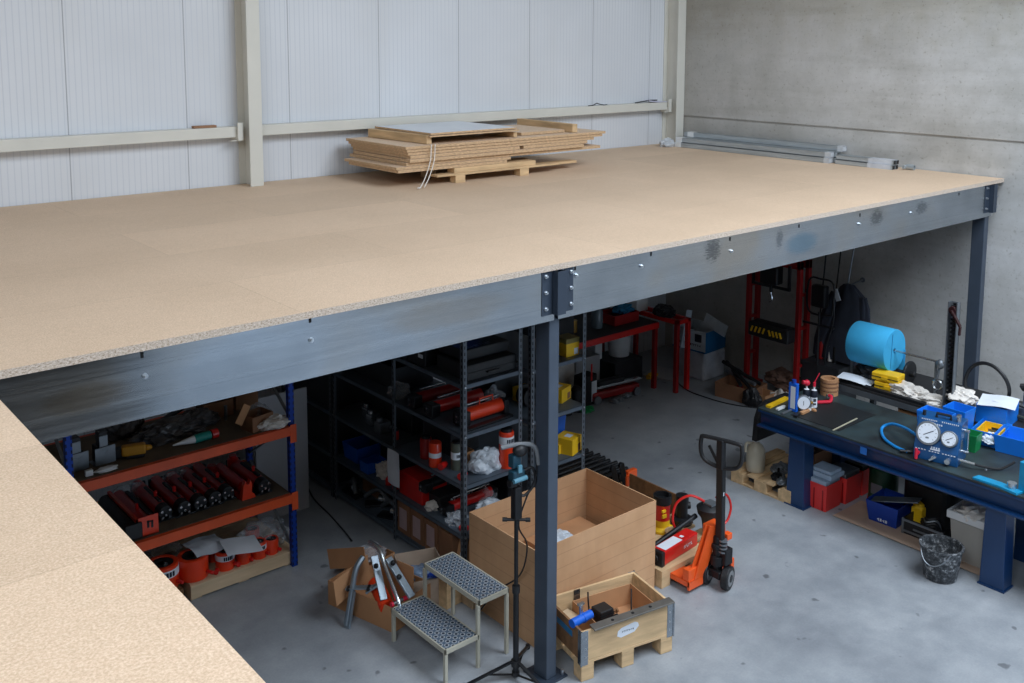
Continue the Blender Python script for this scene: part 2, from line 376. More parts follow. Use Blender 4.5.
for q in ((575, 268), (651, 254), (730, 239), (799, 226), (860, 215), (959, 194)): slot(*q, b2)
# grey smudges on the right beam
M_SMUDGE = mat('dark_smudge', (70, 76, 82), .6, .3, .3, 40)

def post(x, label, w=.088, z1=2.56):
    t = thing('steel_post', label, 'post', (x, 4.70, 0))
    MB().bx((-w/2, -.075, .012), (w/2, .055, 2.817)).build('shaft', M_ANTH, t, bevel=.006)
    MB().bx((-.09, -.12, 0), (.11, .11, .012)).build('base_plate', M_ANTHD, t, bevel=.002)
    for sx, sy in ((.085, -.09), (.085, .08)): MB().cyl((sx, sy, .012), (sx, sy, .045), .011, n=6).build('anchor_bolt', M_BOLT, t)
    f = MB(); y = -.105
    f.bx((-.135, y, 2.53), (-.035, y+.004, 2.812)).bx((.06, y, 2.53), (.135, y+.004, 2.812))
    f.bx((-.045, y-.045, 2.53), (.03, y-.041, 2.812)).bx((-.045, y-.045, 2.53), (-.041, y, 2.812)).bx((.026, y-.041, 2.53), (.03, y+.03, 2.812)).bx((.06, y, 2.53), (.064, y+.03, 2.812))
    f.build('cap_bracket', M_ANTHD, t, bevel=.0015)
    for bx_ in (-.105, .112):
        for bz in (2.575, 2.68, 2.785): MB().cyl((bx_, y, bz), (bx_, y-.008, bz), .013, n=12).cyl((bx_, y-.008, bz), (bx_, y-.02, bz), .008, n=6).build('bolt', M_BOLT, t)
    return t
post(4.252, 'dark blue-grey steel post at the middle joint of the edge beams')
post(10.215, 'dark blue-grey steel post by the concrete wall at the right end')

# cream building frame
def ibeam_col(x, label):
    t = thing('wall_column', label, 'column', (x, 8.85, ZM))
    MB().bx((-.067, 0, 0), (.067, .012, 5.4)).bx((-.067, .238, 0), (.067, .25, 5.4)).bx((-.006, .012, 0), (.006, .238, 5.4)).build('i_section', M_CREAM, t, bevel=.003)
    return t
ibeam_col(4.274, 'cream steel column standing free against the white wall left of the boards')
tag(MB().bx((0, 0, 0), (.15, .012, 5.4)).bx((0, .238, 0), (.15, .25, 5.4)).bx((.07, .012, 0), (.08, .238, 5.4)).build('corner_column', M_CREAM, loc=(10.305, 8.847, ZM), bevel=.003),
    'cream steel corner column where the white wall meets the concrete wall', 'column')
def rail(x0, x1, label):
    t = thing('wall_rail', label, 'rail', (x0, 8.97, 3.325))
    L = x1-x0
    MB().bx((0, 0, 0), (L, .005, .1)).bx((0, .005, 0), (L, .125, .005)).bx((0, .005, .095), (L, .125, .1)).build('channel', M_CREAM, t, bevel=.002); return t
r1 = rail(-6.8, 4.18, 'cream horizontal wall rail running left of the free-standing column')
r2 = rail(4.35, 10.3, 'cream horizontal wall rail running behind the boards to the corner')
for r, x in ((r1, 10.93), (r2, 5.9)):
    c = MB().bx((x, -.02, -.035), (x+.012, .11, .03)).bx((x-.06, -.02, -.035), (x+.012, .0, -.028)).bx((x, -.04, -.03), (x+.05, -.02, .14)); c.build('cleat', M_CREAM, r)
# ================================================================ MATERIALS
def perforated(name, rgb, hole=(10, 10, 12), pitch=.05, w=.011, metal=.4):
    q = NT(name); tc = q.n('TexCoord'); sx = q.n('SeparateXYZ'); q.l(tc.outputs['Object'], sx.inputs[0])
    z = q.math('SUBTRACT', q.math('FRACT', q.math('DIVIDE', sx.outputs[2], pitch)), .5)
    z = q.math('LESS_THAN', q.math('ABSOLUTE', z), .26)
    def near(i):
        a = q.math('ABSOLUTE', sx.outputs[i]); a = q.math('ABSOLUTE', q.math('SUBTRACT', a, .018)); return q.math('LESS_THAN', a, w/2)
    k = q.math('MULTIPLY', z, q.math('MAXIMUM', near(0), near(1)))
    c = q.mix(k, lin(rgb), lin(hole)); q.l(c, q.b.inputs['Base Color']); q.b.inputs['Metallic'].default_value = metal; q.b.inputs['Roughness'].default_value = .5; return q.m
M_SHELF = mat('slate_grey_shelf', (92, 104, 116), .45, .3, .08, 5)
M_SHELFP = perforated('slate_grey_perforated', (98, 106, 114))
M_BLUEP = perforated('blue_perforated', (14, 62, 160), (6, 20, 60))
M_ORBEAM = mat('orange_beam_paint', (222, 84, 34), .45, 0, .1, 5)
M_PLY = mat('worn_chipboard_shelf', (104, 92, 76), .8, 0, .25, 7)
M_WOOD = mat('pale_pallet_wood', (206, 180, 146), .75, 0, .16, 5, .2, 40, stretch=(.4, 3, 3))
M_WOOD2 = mat('pallet_wood', (206, 174, 132), .78, 0, .22, 6, .25, 40, stretch=(.5, 3, 3))
M_WOODD = mat('brown_old_wood', (128, 92, 60), .8, 0, .25, 6, .25, 40, stretch=(.5, 3, 3))
M_RED = mat('red_paint', (204, 30, 26), .35, 0, .1, 6, coat=.3)
M_DRED = mat('dark_red_paint', (150, 22, 22), .4, 0, .12, 6)
M_ORR = mat('orange_red_paint', (232, 62, 24), .35, 0, .08, 6, coat=.3)
M_ORANGE = mat('orange_paint', (236, 92, 34), .4, 0, .08, 6, coat=.2)
M_BLACK = mat('black_rubber', (26, 27, 30), .5, 0, .2, 10)
M_BLKM = mat('black_steel', (34, 35, 38), .4, .4, .15, 10)
M_SILVER = mat('bright_steel', (196, 202, 206), .25, .9, .06, 10)
M_STEEL = mat('dull_steel', (128, 134, 140), .45, .7, .12, 12)
M_BLUE = mat('blue_plastic', (22, 96, 204), .4, 0, .06, 6)
M_DBLUE = mat('deep_blue_plastic', (16, 58, 150), .4, 0, .06, 6)
M_YEL = mat('yellow_card', (238, 190, 26), .55, 0, .08, 8)
M_WHITE = mat('white_plastic', (226, 228, 228), .45, 0, .05, 6)
M_PAPER = mat('white_paper', (222, 228, 236), .8, 0, .04, 6)
M_GREYP = mat('grey_panel', (176, 176, 178), .7, 0, .05, 2)
M_CARD = mat('brown_cardboard', (182, 134, 94), .85, 0, .1, 4, .06, 30)
M_CARDD = mat('dark_cardboard', (140, 100, 72), .85, 0, .14, 5, .06, 30)
M_TEAL = mat('teal_label', (20, 132, 120), .5)
M_GREEN = mat('green_plastic', (22, 130, 70), .45)
M_INK = mat('dark_ink', (22, 30, 46), .6)
M_PINK = mat('red_cap', (214, 36, 62), .4)
M_BRASS = mat('brass', (190, 150, 80), .35, .8)
M_RAG = mat('white_cloth', (222, 216, 208), .9, 0, .12, 14)
def film():
    q = NT('clear_film'); q.b.inputs['Base Color'].default_value = (.75, .8, .86, 1); q.b.inputs['Roughness'].default_value = .22
    q.b.inputs['Alpha'].default_value = .26; q.b.inputs['Specular IOR Level'].default_value = .8; tc = q.n('TexCoord')
    q.bump(q.noise(tc.outputs['Object'], 28, 3, .6), .8, .02); return q.m
M_FILM = film()
def mark(name, x0, x1, z, n, h, par, m=M_INK, y=0., seed=3, face='y', name2='lettering'):
    "a row of small letter-like strokes on a face (too small in the photo to read)"
    rnd = random.Random(seed); b = MB(); w_ = (x1-x0)/n
    for i in range(n):
        a = x0+w_*(i+.12); c = x0+w_*(i+.80); hh = h*rnd.uniform(.85, 1)
        for (p, q) in (((a, z), (a+(c-a)*.35, z+hh)), ((a, z+hh*.7 if rnd.random() < .6 else z), (c, z+hh if rnd.random() < .6 else z+hh*.35))):
            if face == 'y': b.bx((p[0], y-.0008, p[1]), (q[0], y, q[1]))
            elif face == '-x': b.bx((y-.0008, p[0], p[1]), (y, q[0], q[1]))
            else: b.bx((p[0], p[1], y), (q[0], q[1], y+.0008))
    return b.build('lettering', m, par)

# ================================================================ ORANGE AND BLUE PALLET RACK
RX0, RX1, RY0, RY1 = 1.92, 3.66, 7.04, 7.86
rack = thing('pallet_rack', 'blue and orange long-span rack below the deck, loaded with red pumps', 'rack', (RX0, RY0, 0))
def lpost(x, y, sx, sy, h, par, m, w=.05, name='upright'):
    b = MB().bx((0, 0, 0), (sx*w, sy*.004, h)).bx((0, 0, 0), (sx*.004, sy*w, h)); b.build(name, m, par, loc=(x, y, 0))
for x in (0, RX1-RX0):
    for y in (0, RY1-RY0):
        s = 1 if x == 0 else -1; k = 1 if y == 0 else -1
        MB().bx((-.025, 0, 0), (.025, .045, 2.35)).build('upright', M_BLUEP, rack, loc=(x+s*.025, y if k == 1 else y-.045, 0), bevel=.003)
    b = MB(); D = RY1-RY0; s = 1 if x == 0 else -1
    for i, z in enumerate((.15, .7, 1.25, 1.8)):
        a, c = ((.03, D-.03) if i % 2 == 0 else (D-.03, .03)); b.bar((x+s*.025, a, z), (x+s*.025, c, z+.5), .022, .012)
    b.build('brace', M_STEEL, rack)
for z in (.555, 1.12):
    for y in (-.028, RY1-RY0-.012):
        b = MB().bx((.05, y, z), (RX1-RX0-.05, y+.04, z+.075)).bx((.05, y-.004, z+.045), (RX1-RX0-.05, y, z+.075)).bx((.0, y-.004, z-.06), (.055, y+.002, z+.09)).bx((RX1-RX0-.055, y-.004, z-.06), (RX1-RX0, y+.002, z+.09))
        b.build('beam', M_ORBEAM, rack, bevel=.003)
    MB().bx((.05, .012, z+.06), (RX1-RX0-.05, RY1-RY0-.02, z+.078)).build('shelf_board', M_PLY, rack)
S1, S2 = .634, 1.199     # shelf surfaces

# red hand pumps lying on the middle shelf
def make_pump(label, L=.60, r=.054, m=M_RED):
    t = thing('hand_pump', label, 'hydraulic pump', (0, 0, 0))
    MB().cyl((0, .07, .062), (0, L, .062), r, n=20).build('cylinder', m, t, smooth=True)
    MB().cyl((0, .0, .062), (0, .09, .062), .055, n=20).box((0, .045, .02), (.09, .09, .04)).bx((-.07, .0, 0), (.07, .1, .012)).build('valve_head', M_BLKM, t, bevel=.006)
    for x, z in ((-.03, .082), (.03, .085), (0, .05), (-.028, .034), (.03, .03)):
        MB().cyl((x, -.012, z), (x, .0, z), .0095, n=8).build('bolt', M_SILVER, t)
    MB().cyl((0, .2, .1), (0, .2, .15), .012, n=10).sph((0, .2, .155), .016, n=8).build('release_knob', m, t)
    MB().bx((-.012, .1, .108), (.012, .42, .128)).build('handle_bar', M_BLKM, t, bevel=.003)
    MB().bx((-.06, L-.03, 0), (.06, L, .1)).build('end_bracket', M_BLKM, t, bevel=.006)
    return t
GP = 'red hand pumps on the rack shelf'
heads = [(166, 521, 'wide red pump body second from the left under the deck edge'), (185, 516, 'red hand pump third along the middle rack shelf from the left'), (201, 511, 'red hand pump in the centre of the middle rack shelf row'),
         (215.6, 506, 'red hand pump right of the centre of the middle rack shelf row'), (228.5, 501, 'red hand pump just left of the upright orange bracket'), (265, 494, 'red hand pump nearest the right blue upright, beyond the orange bracket')]
pump0 = None
for px, py, lb in heads:
    p = Z(px, py, S1); p.y = max(p.y, 7.09)
    if pump0 is None: pump0 = make_pump(lb); pump0.location = (p.x, p.y, S1); pump0['group'] = GP; o = pump0
    else: o = dup(pump0, (p.x, p.y, S1), label=lb)
    o['label'] = lb
pump0['label'] = 'red hand pump beside the boxy red pump at the left of the rack shelf'
# second row behind
for (x, y, lb) in ((2.62, 7.72, 'red pump end standing behind the row, left end of the rack shelf'),):
    pass
t = thing('boxed_pump', 'boxy bright red pump with square front plate on the rack shelf', 'hydraulic pump', (Z(143, 531, S1).x, 7.075, S1))
MB().bx((-.085, 0, 0), (.085, .008, .15)).bx((-.085, 0, 0), (.085, .62, .01)).bx((-.085, .0, .11), (-.06, .6, .15)).build('frame_plate', M_ORR, t, bevel=.002)
MB().cyl((0, .03, .075), (0, .6, .075), .058, n=20).build('cylinder', M_RED, t, smooth=True)
MB().bx((.0, -.004, .06), (.016, 0, .115)).bx((.03, -.004, .055), (.045, 0, .11)).bx((.0, -.004, .1), (.045, 0, .11)).build('hook_slot', M_BLKM, t)
MB().cyl((0, .2, .12), (0, .2, .175), .011, n=8).build('release_knob', M_RED, t)
MB().bx((.03, .05, .11), (.055, .55, .135)).build('handle_bar', M_BLKM, t)
p = Z(246, 497, S1)
t = thing('orange_bracket', 'upright orange bracket with notched top between red pumps on rack shelf', 'bracket', (p.x, p.y, S1))
b = MB().prism([(-.055, 0), (.06, 0), (.05, .03), (.03, .05), (.035, .12), (.02, .155), (.008, .12), (-.01, .12), (-.02, .15), (-.04, .12)], .05, rot(PI/2)); b.build('plate', M_ORR, t, bevel=.003)
MB().bx((-.06, -.02, 0), (.065, .35, .012)).cyl((0, .05, .07), (0, .5, .07), .045).build('tube', M_RED, t)
p = Z(118, 520, S1)
tag(MB().cyl((0, 0, .07), (0, .55, .07), .06).box((0, -.03, .065), (.13, .09, .12)).build('black_pump', M_BLACK, loc=(p.x-.02, 7.13, S1), bevel=.01), 'black pump at the far left of the rack shelf by the deck edge', 'hydraulic pump')
# things behind the front row
for i, (px, py, m, r, h, lb) in enumerate([(212, 470, M_DRED, .05, .13, 'dark red cylinder behind the pump row, left of two'), (233, 462, M_RED, .045, .15, 'dark red cylinder behind the pump row, right of two')]):
    p = Z(px, py+10, S1); p.y = min(p.y, 7.76)
    tag(MB().lathe([(.0, 0), (r, 0), (r, h*.8), (r*.7, h*.85), (r*.7, h), (0, h)], n=16).build('red_cylinder', m, loc=(p.x, p.y, S1), smooth=True), lb, 'cylinder')
for (x, y, s, lb) in ((2.55, 7.72, .10, 'clear plastic bag behind the red pumps, left on rack shelf'), (2.95, 7.74, .09, 'clear plastic bag behind the red pumps, middle of rack shelf')):
    tag(MB().crumple((0, 0, 0), s, (1.3, .5, .9), seed=int(x*100)).build('plastic_bag', M_FILM, loc=(x, y, S1), smooth=True), lb, 'bag')
# ---- upper rack shelf
def topbase(px, py): return Z(px, py, S2)
for i, (px, lb) in enumerate(((79, 'grey metal angle bracket at the left end of the upper rack shelf'), (106, 'grey metal angle bracket with a hole, second on the upper rack shelf'))):
    p = topbase(px, 471-i*7)
    t = thing('angle_bracket', lb, 'bracket', (p.x, max(p.y, 7.1), S2), rz=.12)
    MB().bx((-.075, 0, .0), (.075, .006, .13)).bx((-.075, 0, .0), (.075, .12, .006)).build('plate', M_STEEL, t, bevel=.001)
    MB().bx((-.03, .02, .12), (.03, .09, .24)).bx((-.045, .03, 0), (.05, .12, .13)).build('block', M_BLKM, t, bevel=.004)
    MB().bx((-.034, .012, .13), (.026, .02, .21)).cyl((.02, -.003, .08), (.02, .0, .08), .02, n=12).build('end_plate', M_STEEL, t)
p = topbase(103, 471); 
tag(MB().crumple((0, 0, 0), .05, (1.6, .6, .4), seed=5).box((-.12, 0, .02), (.05, .03, .04)).build('cable_ties', M_WHITE, loc=(p.x+.02, 7.1, S2)), 'small white crumpled packet in front of the metal brackets', 'packet')
p = topbase(135, 458)
t = thing('cordless_drill', 'yellow and black power tool lying on the upper rack shelf', 'power tool', (p.x, p.y+.02, S2), rz=-.3)
MB().box((0, 0, .06), (.17, .07, .075)).cyl((.08, 0, .06), (.13, 0, .06), .025, .015).build('body', mat('amber_yellow', (196, 138, 30), .5), t, bevel=.014)
MB().box((-.12, .02, .045), (.12, .08, .07)).bx((-.06, -.036, .0), (.07, .036, .03)).build('grip', M_BLACK, t, bevel=.012)
for i, (px, py, r, sc_, lb) in enumerate([(122, 435, .13, (1.1, .8, .8), 'dark plastic-wrapped parts behind the yellow power tool'), (170, 437, .15, (1.6, .7, .55), 'heap of dark wrapped parts left of the glue tube'), (196, 425, .13, (1.3, .8, .6), 'dark wrapped parts behind the glue tube')]):
    p = topbase(px, py); tag(MB().crumple((0, 0, 0), r, sc_, seed=21+i, amp=.55).build('wrapped_parts', mat('dark_wrap', (72, 70, 70), .3, 0, .5, 20), loc=(p.x, min(p.y, 7.7), S2)), lb, 'wrapped parts')
for i, (a, c, lb) in enumerate([((150, 441), (200, 415), 'long dark bar leaning over the wrapped parts, lower of two'), ((165, 432), (205, 408), 'long dark bar leaning over the wrapped parts, upper of two')]):
    A, B = topbase(*a), topbase(*c); tag(MB().bar((0, 0, .1), (B.x-A.x+.1, min(B.y-A.y, .35), .19), .05, .02).build('steel_bar', M_BLKM, loc=(A.x, A.y, S2), bevel=.003), lb, 'bar')
A, B = topbase(173, 450), topbase(207, 440)
t = thing('sealant_tube', 'teal and white pointed sealant tube with red base on rack shelf', 'tube', (A.x, A.y, S2))
d = Vector((B.x-A.x, B.y-A.y, 0)); d.normalize(); z_ = Vector((0, 0, .035))
MB().cyl(z_, z_+d*.17, .004, .030, n=14).build('nozzle', M_WHITE, t, smooth=True); MB().cyl(z_+d*.17, z_+d*.30, .033, n=16).build('cartridge', M_TEAL, t, smooth=True); MB().cyl(z_+d*.31, z_+d*.36, .036, n=16).build('plunger', M_RED, t)
p = topbase(257, 427)
t = thing('small_carton', 'small open brown carton near the right end of the upper rack shelf', 'carton', (p.x, p.y, S2), rz=.2)
MB().openbox(.2, .16, .12, .005).build('carton', M_CARDD, t); MB().bar((-.1, 0, .12), (-.16, 0, .16), .16, .004, (0, 1, 0)).build('flap', M_CARD, t)
p = topbase(276, 426)
tag(MB().crumple((0, 0, 0), .1, (1.25, .8, .55), seed=9, amp=.6).build('cloth_bundle', M_RAG, loc=(p.x-.02, p.y, S2)), 'crumpled white plastic bundle beside the small carton on the rack', 'bundle')
p = topbase(266, 418)
tag(MB().crumple((0, 0, 0), .1, (1, .8, .8), seed=19, amp=.4).build('plastic_bag', M_FILM, loc=(p.x-.06, p.y+.02, S2), smooth=True), 'clear plastic bag slumped against the small carton on the rack', 'bag')
p = topbase(226, 420)
tag(MB().cyl((0, 0, 0), (0, 0, .12), .013).build('standing_tube', M_STEEL, loc=(p.x, min(p.y, 7.6), S2)), 'thin grey tube standing upright on the upper rack shelf', 'tube')
for i, (px, py, w_, lb) in enumerate([(215, 415, .25, 'dark brown carton at the back of the upper rack shelf, left'), (243, 405, .2, 'dark brown carton at the back of the upper rack shelf, right')]):
    p = topbase(px, py); tag(MB().openbox(w_, .16, .13, .006).build('back_carton', M_CARDD, loc=(p.x, min(p.y, 7.7), S2)), lb, 'carton')
# ---- pallet below the rack with orange cylinders
PZ = .125
t = thing('low_pallet', 'pale low wooden pallet under the rack, orange cylinders standing on it', 'pallet', (2.78, 7.09, 0))
b = MB()
for i in range(7): b.bx((0, i*.118, PZ-.02), (.88, i*.118+.112, PZ))
b.build('deck_boards', M_WOOD, t, bevel=.002)
for x in (0, .39, .79):
    MB().bx((x, 0, .0), (x+.09, .81, PZ-.02)).build('bearer', M_WOOD, t, bevel=.002)
MB().bx((-.004, -.016, .018), (.884, 0, PZ-.002)).build('front_board', M_WOOD, t, bevel=.002)
tag(MB().bx((0, 0, 0), (.75, .75, .1)).build('low_crate', M_WOODD, loc=(1.99, 7.12, 0), bevel=.004), 'dark brown low wooden base under the rack, left of the pale pallet', 'pallet')
def make_shortcyl(px, py, r, h, lb, band=True, z=PZ, film=False):
    p = Z(px, py, z); p.y = max(p.y+r*.2, 7.10+r)
    t = thing('short_cylinder', lb, 'hydraulic cylinder', (p.x, p.y, z)); t['group'] = 'orange hydraulic cylinders under the rack'
    MB().lathe([(0, 0), (r*.97, 0), (r, .006), (r, h-.006), (r*.94, h), (r*.72, h), (r*.70, h-.012), (0, h-.012)], n=24).build('body', M_ORR, t, smooth=True)
    MB().lathe([(0, h-.012), (r*.68, h-.012), (r*.68, h-.004), (r*.30, h-.004), (r*.28, h-.02), (0, h-.02)], n=20).build('piston', M_BLKM, t, smooth=True)
    MB().cyl((r*.1, -r*.3, h-.005), (r*.12, -r*.3, h+.005), r*.13, n=8).build('bolt', M_SILVER, t)
    if band:
        MB().lathe([(r*1.005, h*.55), (r*1.012, h*.55), (r*1.012, h*.86), (r*1.005, h*.86)], n=24).build('label_band', M_PAPER, t, smooth=True)
        b = MB()
        for i in range(5):
            a = -PI/2-.45+i*.2; b.ob((r*1.018*math.cos(a), r*1.018*math.sin(a), h*.70), (.004, r*.15, h*.2), rz=a)
        b.build('lettering', M_INK, t)
    MB().cyl((r*.6, -r*.85, h*.3), (r*.8, -r*1.25, h*.3), .014, n=8).build('coupler', M_RED, t)
    return t
make_shortcyl(167, 590, .12, .19, 'large orange cylinder at the left, cut off by the deck edge')
make_shortcyl(203, 585, .118, .17, 'large orange cylinder with shiny black top, front left of the pale pallet', False)
make_shortcyl(229.5, 571, .075, .145, 'medium orange cylinder with dark lettering on a white band')
make_shortcyl(244, 562, .058, .10, 'orange cylinder under the right paper sheet', False)
make_shortcyl(261, 558, .064, .13, 'orange cylinder with white band between paper sheet and right end')
make_shortcyl(275, 555, .060, .12, 'orange cylinder at the right end of the pale pallet', False)
make_shortcyl(253, 541, .06, .11, 'orange cylinder in film behind the right paper sheet', False)
make_shortcyl(214, 560, .05, .10, 'orange cylinder under the left paper sheet', False)
for i, (px, py, lb) in enumerate([(187, 576, 'red fitting in clear film between the two large orange cylinders'), (221, 577, 'red coupler lying in front of the lettered orange cylinder'), (240, 569, 'red coupler lying on the pallet left of the middle'), (251, 563, 'red coupler lying on the pallet below the right paper sheet')]):
    p = Z(px, py, PZ); p.y = max(p.y, 7.13)
    t = thing('hose_coupler', lb, 'coupler', (p.x, p.y, PZ), rz=i*.9)
    MB().cyl((-.03, 0, .02), (.012, 0, .02), .019).build('cap', M_RED, t, smooth=True); MB().cyl((.012, 0, .02), (.05, 0, .02), .012, n=10).build('fitting', M_BRASS, t)
for i, (px, py, z, r, sc_, lb) in enumerate([(186, 570, PZ, .1, (1, .7, .9), 'clear film bag between the two large orange cylinders'), (262, 545, PZ, .13, (1.5, .9, 1.0), 'large clear film bag at the back right of the pale pallet'), (165, 555, PZ, .09, (1.4, .9, .7), 'rolled clear film at the back left under the rack')]):
    p = Z(px, py, z); tag(MB().crumple((0, 0, 0), r, sc_, seed=31+i, amp=.5).build('film_bag', M_FILM, loc=(p.x, min(max(p.y, 7.25), 7.7), z), smooth=True), lb, 'bag')
for i, (px, py, rz, lb) in enumerate([(206, 547, .1, 'left paper sheet lying over the orange cylinders'), (241, 548, -.15, 'right paper sheet lying over the orange cylinders')]):
    p = Z(px, py, .30); b = MB().sheet(.28, .24, rot(.12, .06, rz), .008, seed=i+2)
    o = b.build('paper_sheet', M_PAPER, loc=(p.x, p.y, .305)); tag(o, lb, 'paper')
# ---- grey panel standing between rack and shelves
tag(MB().ob((3.98, 7.905, .57), (.50, .018, 1.14), rz=-.02).build('grey_board', M_GREYP, loc=(0, 0, 0)), 'pale grey upright board standing between orange rack and dark shelves', 'board')

# ================================================================ SLATE GREY BOLTED SHELVES
def make_shelving(x0, x1, ys, levels, label, H=2.42):
    t = thing('shelving_unit', label, 'shelving', (x0, ys[0], 0)); W = x1-x0
    for y in ys:
        yy = y-ys[0]
        for x, s in ((0, 1), (W, -1)):
            k = 1 if y == ys[0] else -1
            MB().bx((0, 0, 0), (s*.038, k*.003, H)).bx((0, 0, 0), (s*.003, k*.038, H)).build('post', M_SHELFP, t, loc=(x, yy, 0))
    for y0, y1 in zip(ys, ys[1:]):
        for z in levels:
            a, c = y0-ys[0]+.004, y1-ys[0]-.004
            MB().bx((.004, a, z-.003), (W-.004, c, z)).bx((.004, a, z-.035), (W-.004, a+.003, z)).bx((.004, c-.003, z-.035), (W-.004, c, z)).bx((.004, a, z-.035), (.007, c, z)).bx((W-.007, a, z-.035), (W-.004, c, z)).build('shelf', M_SHELF, t)
            if y0 == ys[0]:
                for x in (.02, W-.02): MB().cyl((x, -.001, z-.018), (x, -.008, z-.018), .008, n=6).build('bolt', M_BOLT, t)
    return t
make_shelving(4.5, 5.1, [5.92, 6.91, 7.9], [.08, .41, .82, 1.23, 1.63, 2.05], 'dark slate bolted shelving facing left, red pumps on its shelves')
make_shelving(5.19, 5.81, [5.92, 6.91], [.30, .745, 1.17, 1.60, 2.03], 'slate bolted shelving right of the middle post, yellow boxes on shelves')
def dbox(name, a, d, m, lb, cat, rz=0, bev=.004, parts=None):
    t = thing(name, lb, cat, a, rz); MB().bx((-d[0]/2, -d[1]/2, 0), (d[0]/2, d[1]/2, d[2])).build('body', m, t, bevel=bev)
    return t
M_CASE = mat('black_case_plastic', (30, 32, 35), .5, 0, .1, 8)
# near bay, top visible level 1.63
t = dbox('tool_case', (4.82, 6.16, 1.63), (.50, .40, .13), M_CASE, 'black plastic case with grey lettering, lower of the pile on top shelf', 'case', bev=.012)
MB().bx((-.26, -.206, .055), (.26, -.2, .07)).build('seam', M_BLACK, t)
MB().bx((-.06, -.225, .04), (.06, -.2, .055)).build('handle', M_BLACK, t, bevel=.004)
t = dbox('tool_case', (4.84, 6.22, 1.762), (.46, .34, .09), M_CASE, 'black plastic case on top of the pile, pale lettering on lid', 'case', bev=.012)
mark('m', -.18, .08, -.14, 9, .05, t, M_STEEL, .0905, 5, face='z')
t = dbox('tool_case', (4.70, 6.58, 1.63), (.36, .26, .14), M_CASE, 'black case with a small white tag behind the corner post', 'case', bev=.01)
MB().bx((-.185, -.1, .07), (-.18, -.04, .1)).build('tag', M_PAPER, t)
def bin_(loc, w_, d_, h_, m, lb, rz=0, name='storage_bin'):
    t = thing(name, lb, 'bin', loc, rz)
    MB().openbox(w_, d_, h_, .004, taper=.9).build('tub', m, t, bevel=.003)
    MB().openbox(w_+.014, d_+.014, .016, .010, floor=False, z0=h_-.016).build('rim', m, t) if False else None
    return t
bin_((4.78, 6.34, 1.853), .28, .2, .12, M_BLUE, 'blue bin on top of the black cases on the top shelf')
bin_((4.78, 7.2, 1.63), .5, .34, .16, M_BLUE, 'large blue tray on the top shelf of the middle bay, nearer one')
bin_((4.78, 7.62, 1.63), .5, .3, .16, M_BLUE, 'large blue tray on the top shelf of the far bay')
bin_((4.80, 7.30, 2.05), .5, .40, .18, M_BLUE, 'large blue bin high on the top level under the beam')
# level 1.23 pumps along x
def make_pumpx(lb, loc, L, r, m, rz, handle=False):
    t = thing('hand_pump', lb, 'hydraulic pump', loc, rz)
    MB().cyl((-L/2+.06, 0, r+.02), (L/2-.03, 0, r+.02), r, n=20).build('cylinder', m, t, smooth=True)
    MB().box((-L/2+.03, 0, r+.01), (.09, 2*r+.01, 2*r)).cyl((-L/2-.02, 0, r+.02), (-L/2, 0, r+.02), r*.6).build('valve_head', M_BLKM, t, bevel=.012)
    MB().box((L/2-.01, 0, r+.01), (.05, 2*r+.015, 2*r+.01)).build('end_cap', M_BLKM, t, bevel=.01)
    MB().cyl((-L/2+.1, r*.4, 2*r+.035), (L/2-.03, r*.4, 2*r+.04), .008).build('lever', M_SILVER, t)
    for z in (.6, 1.4): MB().cyl((-L/2-.03, .0, r*z+.01), (-L/2-.02, 0, r*z+.01), .008, n=8).build('bolt', M_SILVER, t)
    if handle: MB().tube([(-.02, 0, 2*r+.015), (-.02, 0, 2*r+.065), (.12, 0, 2*r+.065), (.12, 0, 2*r+.015)], .007, smooth=False).build('carry_handle', M_ORR, t)
    return t
make_pumpx('red hand pump on the second shelf behind the corner post, upper rear one', (4.80, 6.40, 1.23), .56, .052, M_RED, 0.02)
make_pumpx('orange-red hand pump with carry handle at the shelf front', (4.82, 6.10, 1.23), .46, .056, M_ORR, 0.03, True)
make_pumpx('red hand pump far back on the second shelf, mostly hidden', (4.78, 6.66, 1.23), .5, .05, M_DRED, 0)
tag(MB().crumple((0, 0, 0), .1, (.6, .8, 1.25), seed=4, amp=.5).build('plastic_bag', M_FILM, loc=(5.03, 6.2, 1.23), smooth=True), 'clear plastic bag at the right end of the second shelf', 'bag')
tag(MB().crumple((0, 0, 0), .1, (.8, 1, .7), seed=6, amp=.5).build('plastic_bag', M_FILM, loc=(4.62, 6.98, 1.23), smooth=True), 'clear plastic bag on the second shelf of the middle bay', 'bag')
tag(MB().ob((0, 0, .01), (.5, .05, .02), rz=.05).build('flat_bar', M_BLKM, loc=(4.80, 5.99, 1.232)), 'flat dark bar lying along the front of the second shelf', 'bar')
# level .82
def can(loc, r, h, m, lb, band=None, cap=None, cat='cylinder', name='hydraulic_cylinder', lettering=True):
    t = thing(name, lb, cat, loc)
    MB().lathe([(0, 0), (r*.95, 0), (r, .006), (r, h-.008), (r*.9, h), (0, h)], n=22).build('body', m, t, smooth=True)
    if cap is not None: MB().lathe([(0, h), (r*.75, h), (r*.75, h+cap), (r*.5, h+cap+.006), (0, h+cap+.006)], n=18).build('cap', M_BLKM, t, smooth=True)
    if band:
        a, c = band; MB().lathe([(r*1.004, a), (r*1.01, a), (r*1.01, c), (r*1.004, c)], n=22).build('label_band', M_PAPER, t, smooth=True)
        if lettering:
            b = MB()
            for i in range(5):
                q = -2.1+i*.23; b.ob((r*1.014*math.cos(q), r*1.014*math.sin(q), (a+c)/2), (.003, r*.16, (c-a)*.45), rz=q)
            b.build('lettering', M_INK, t)
    return t
can((4.565, 6.38, .82), .052, .20, M_ORR, 'orange-red cylinder with small white label left of the corner post', (.08, .12), lettering=False)
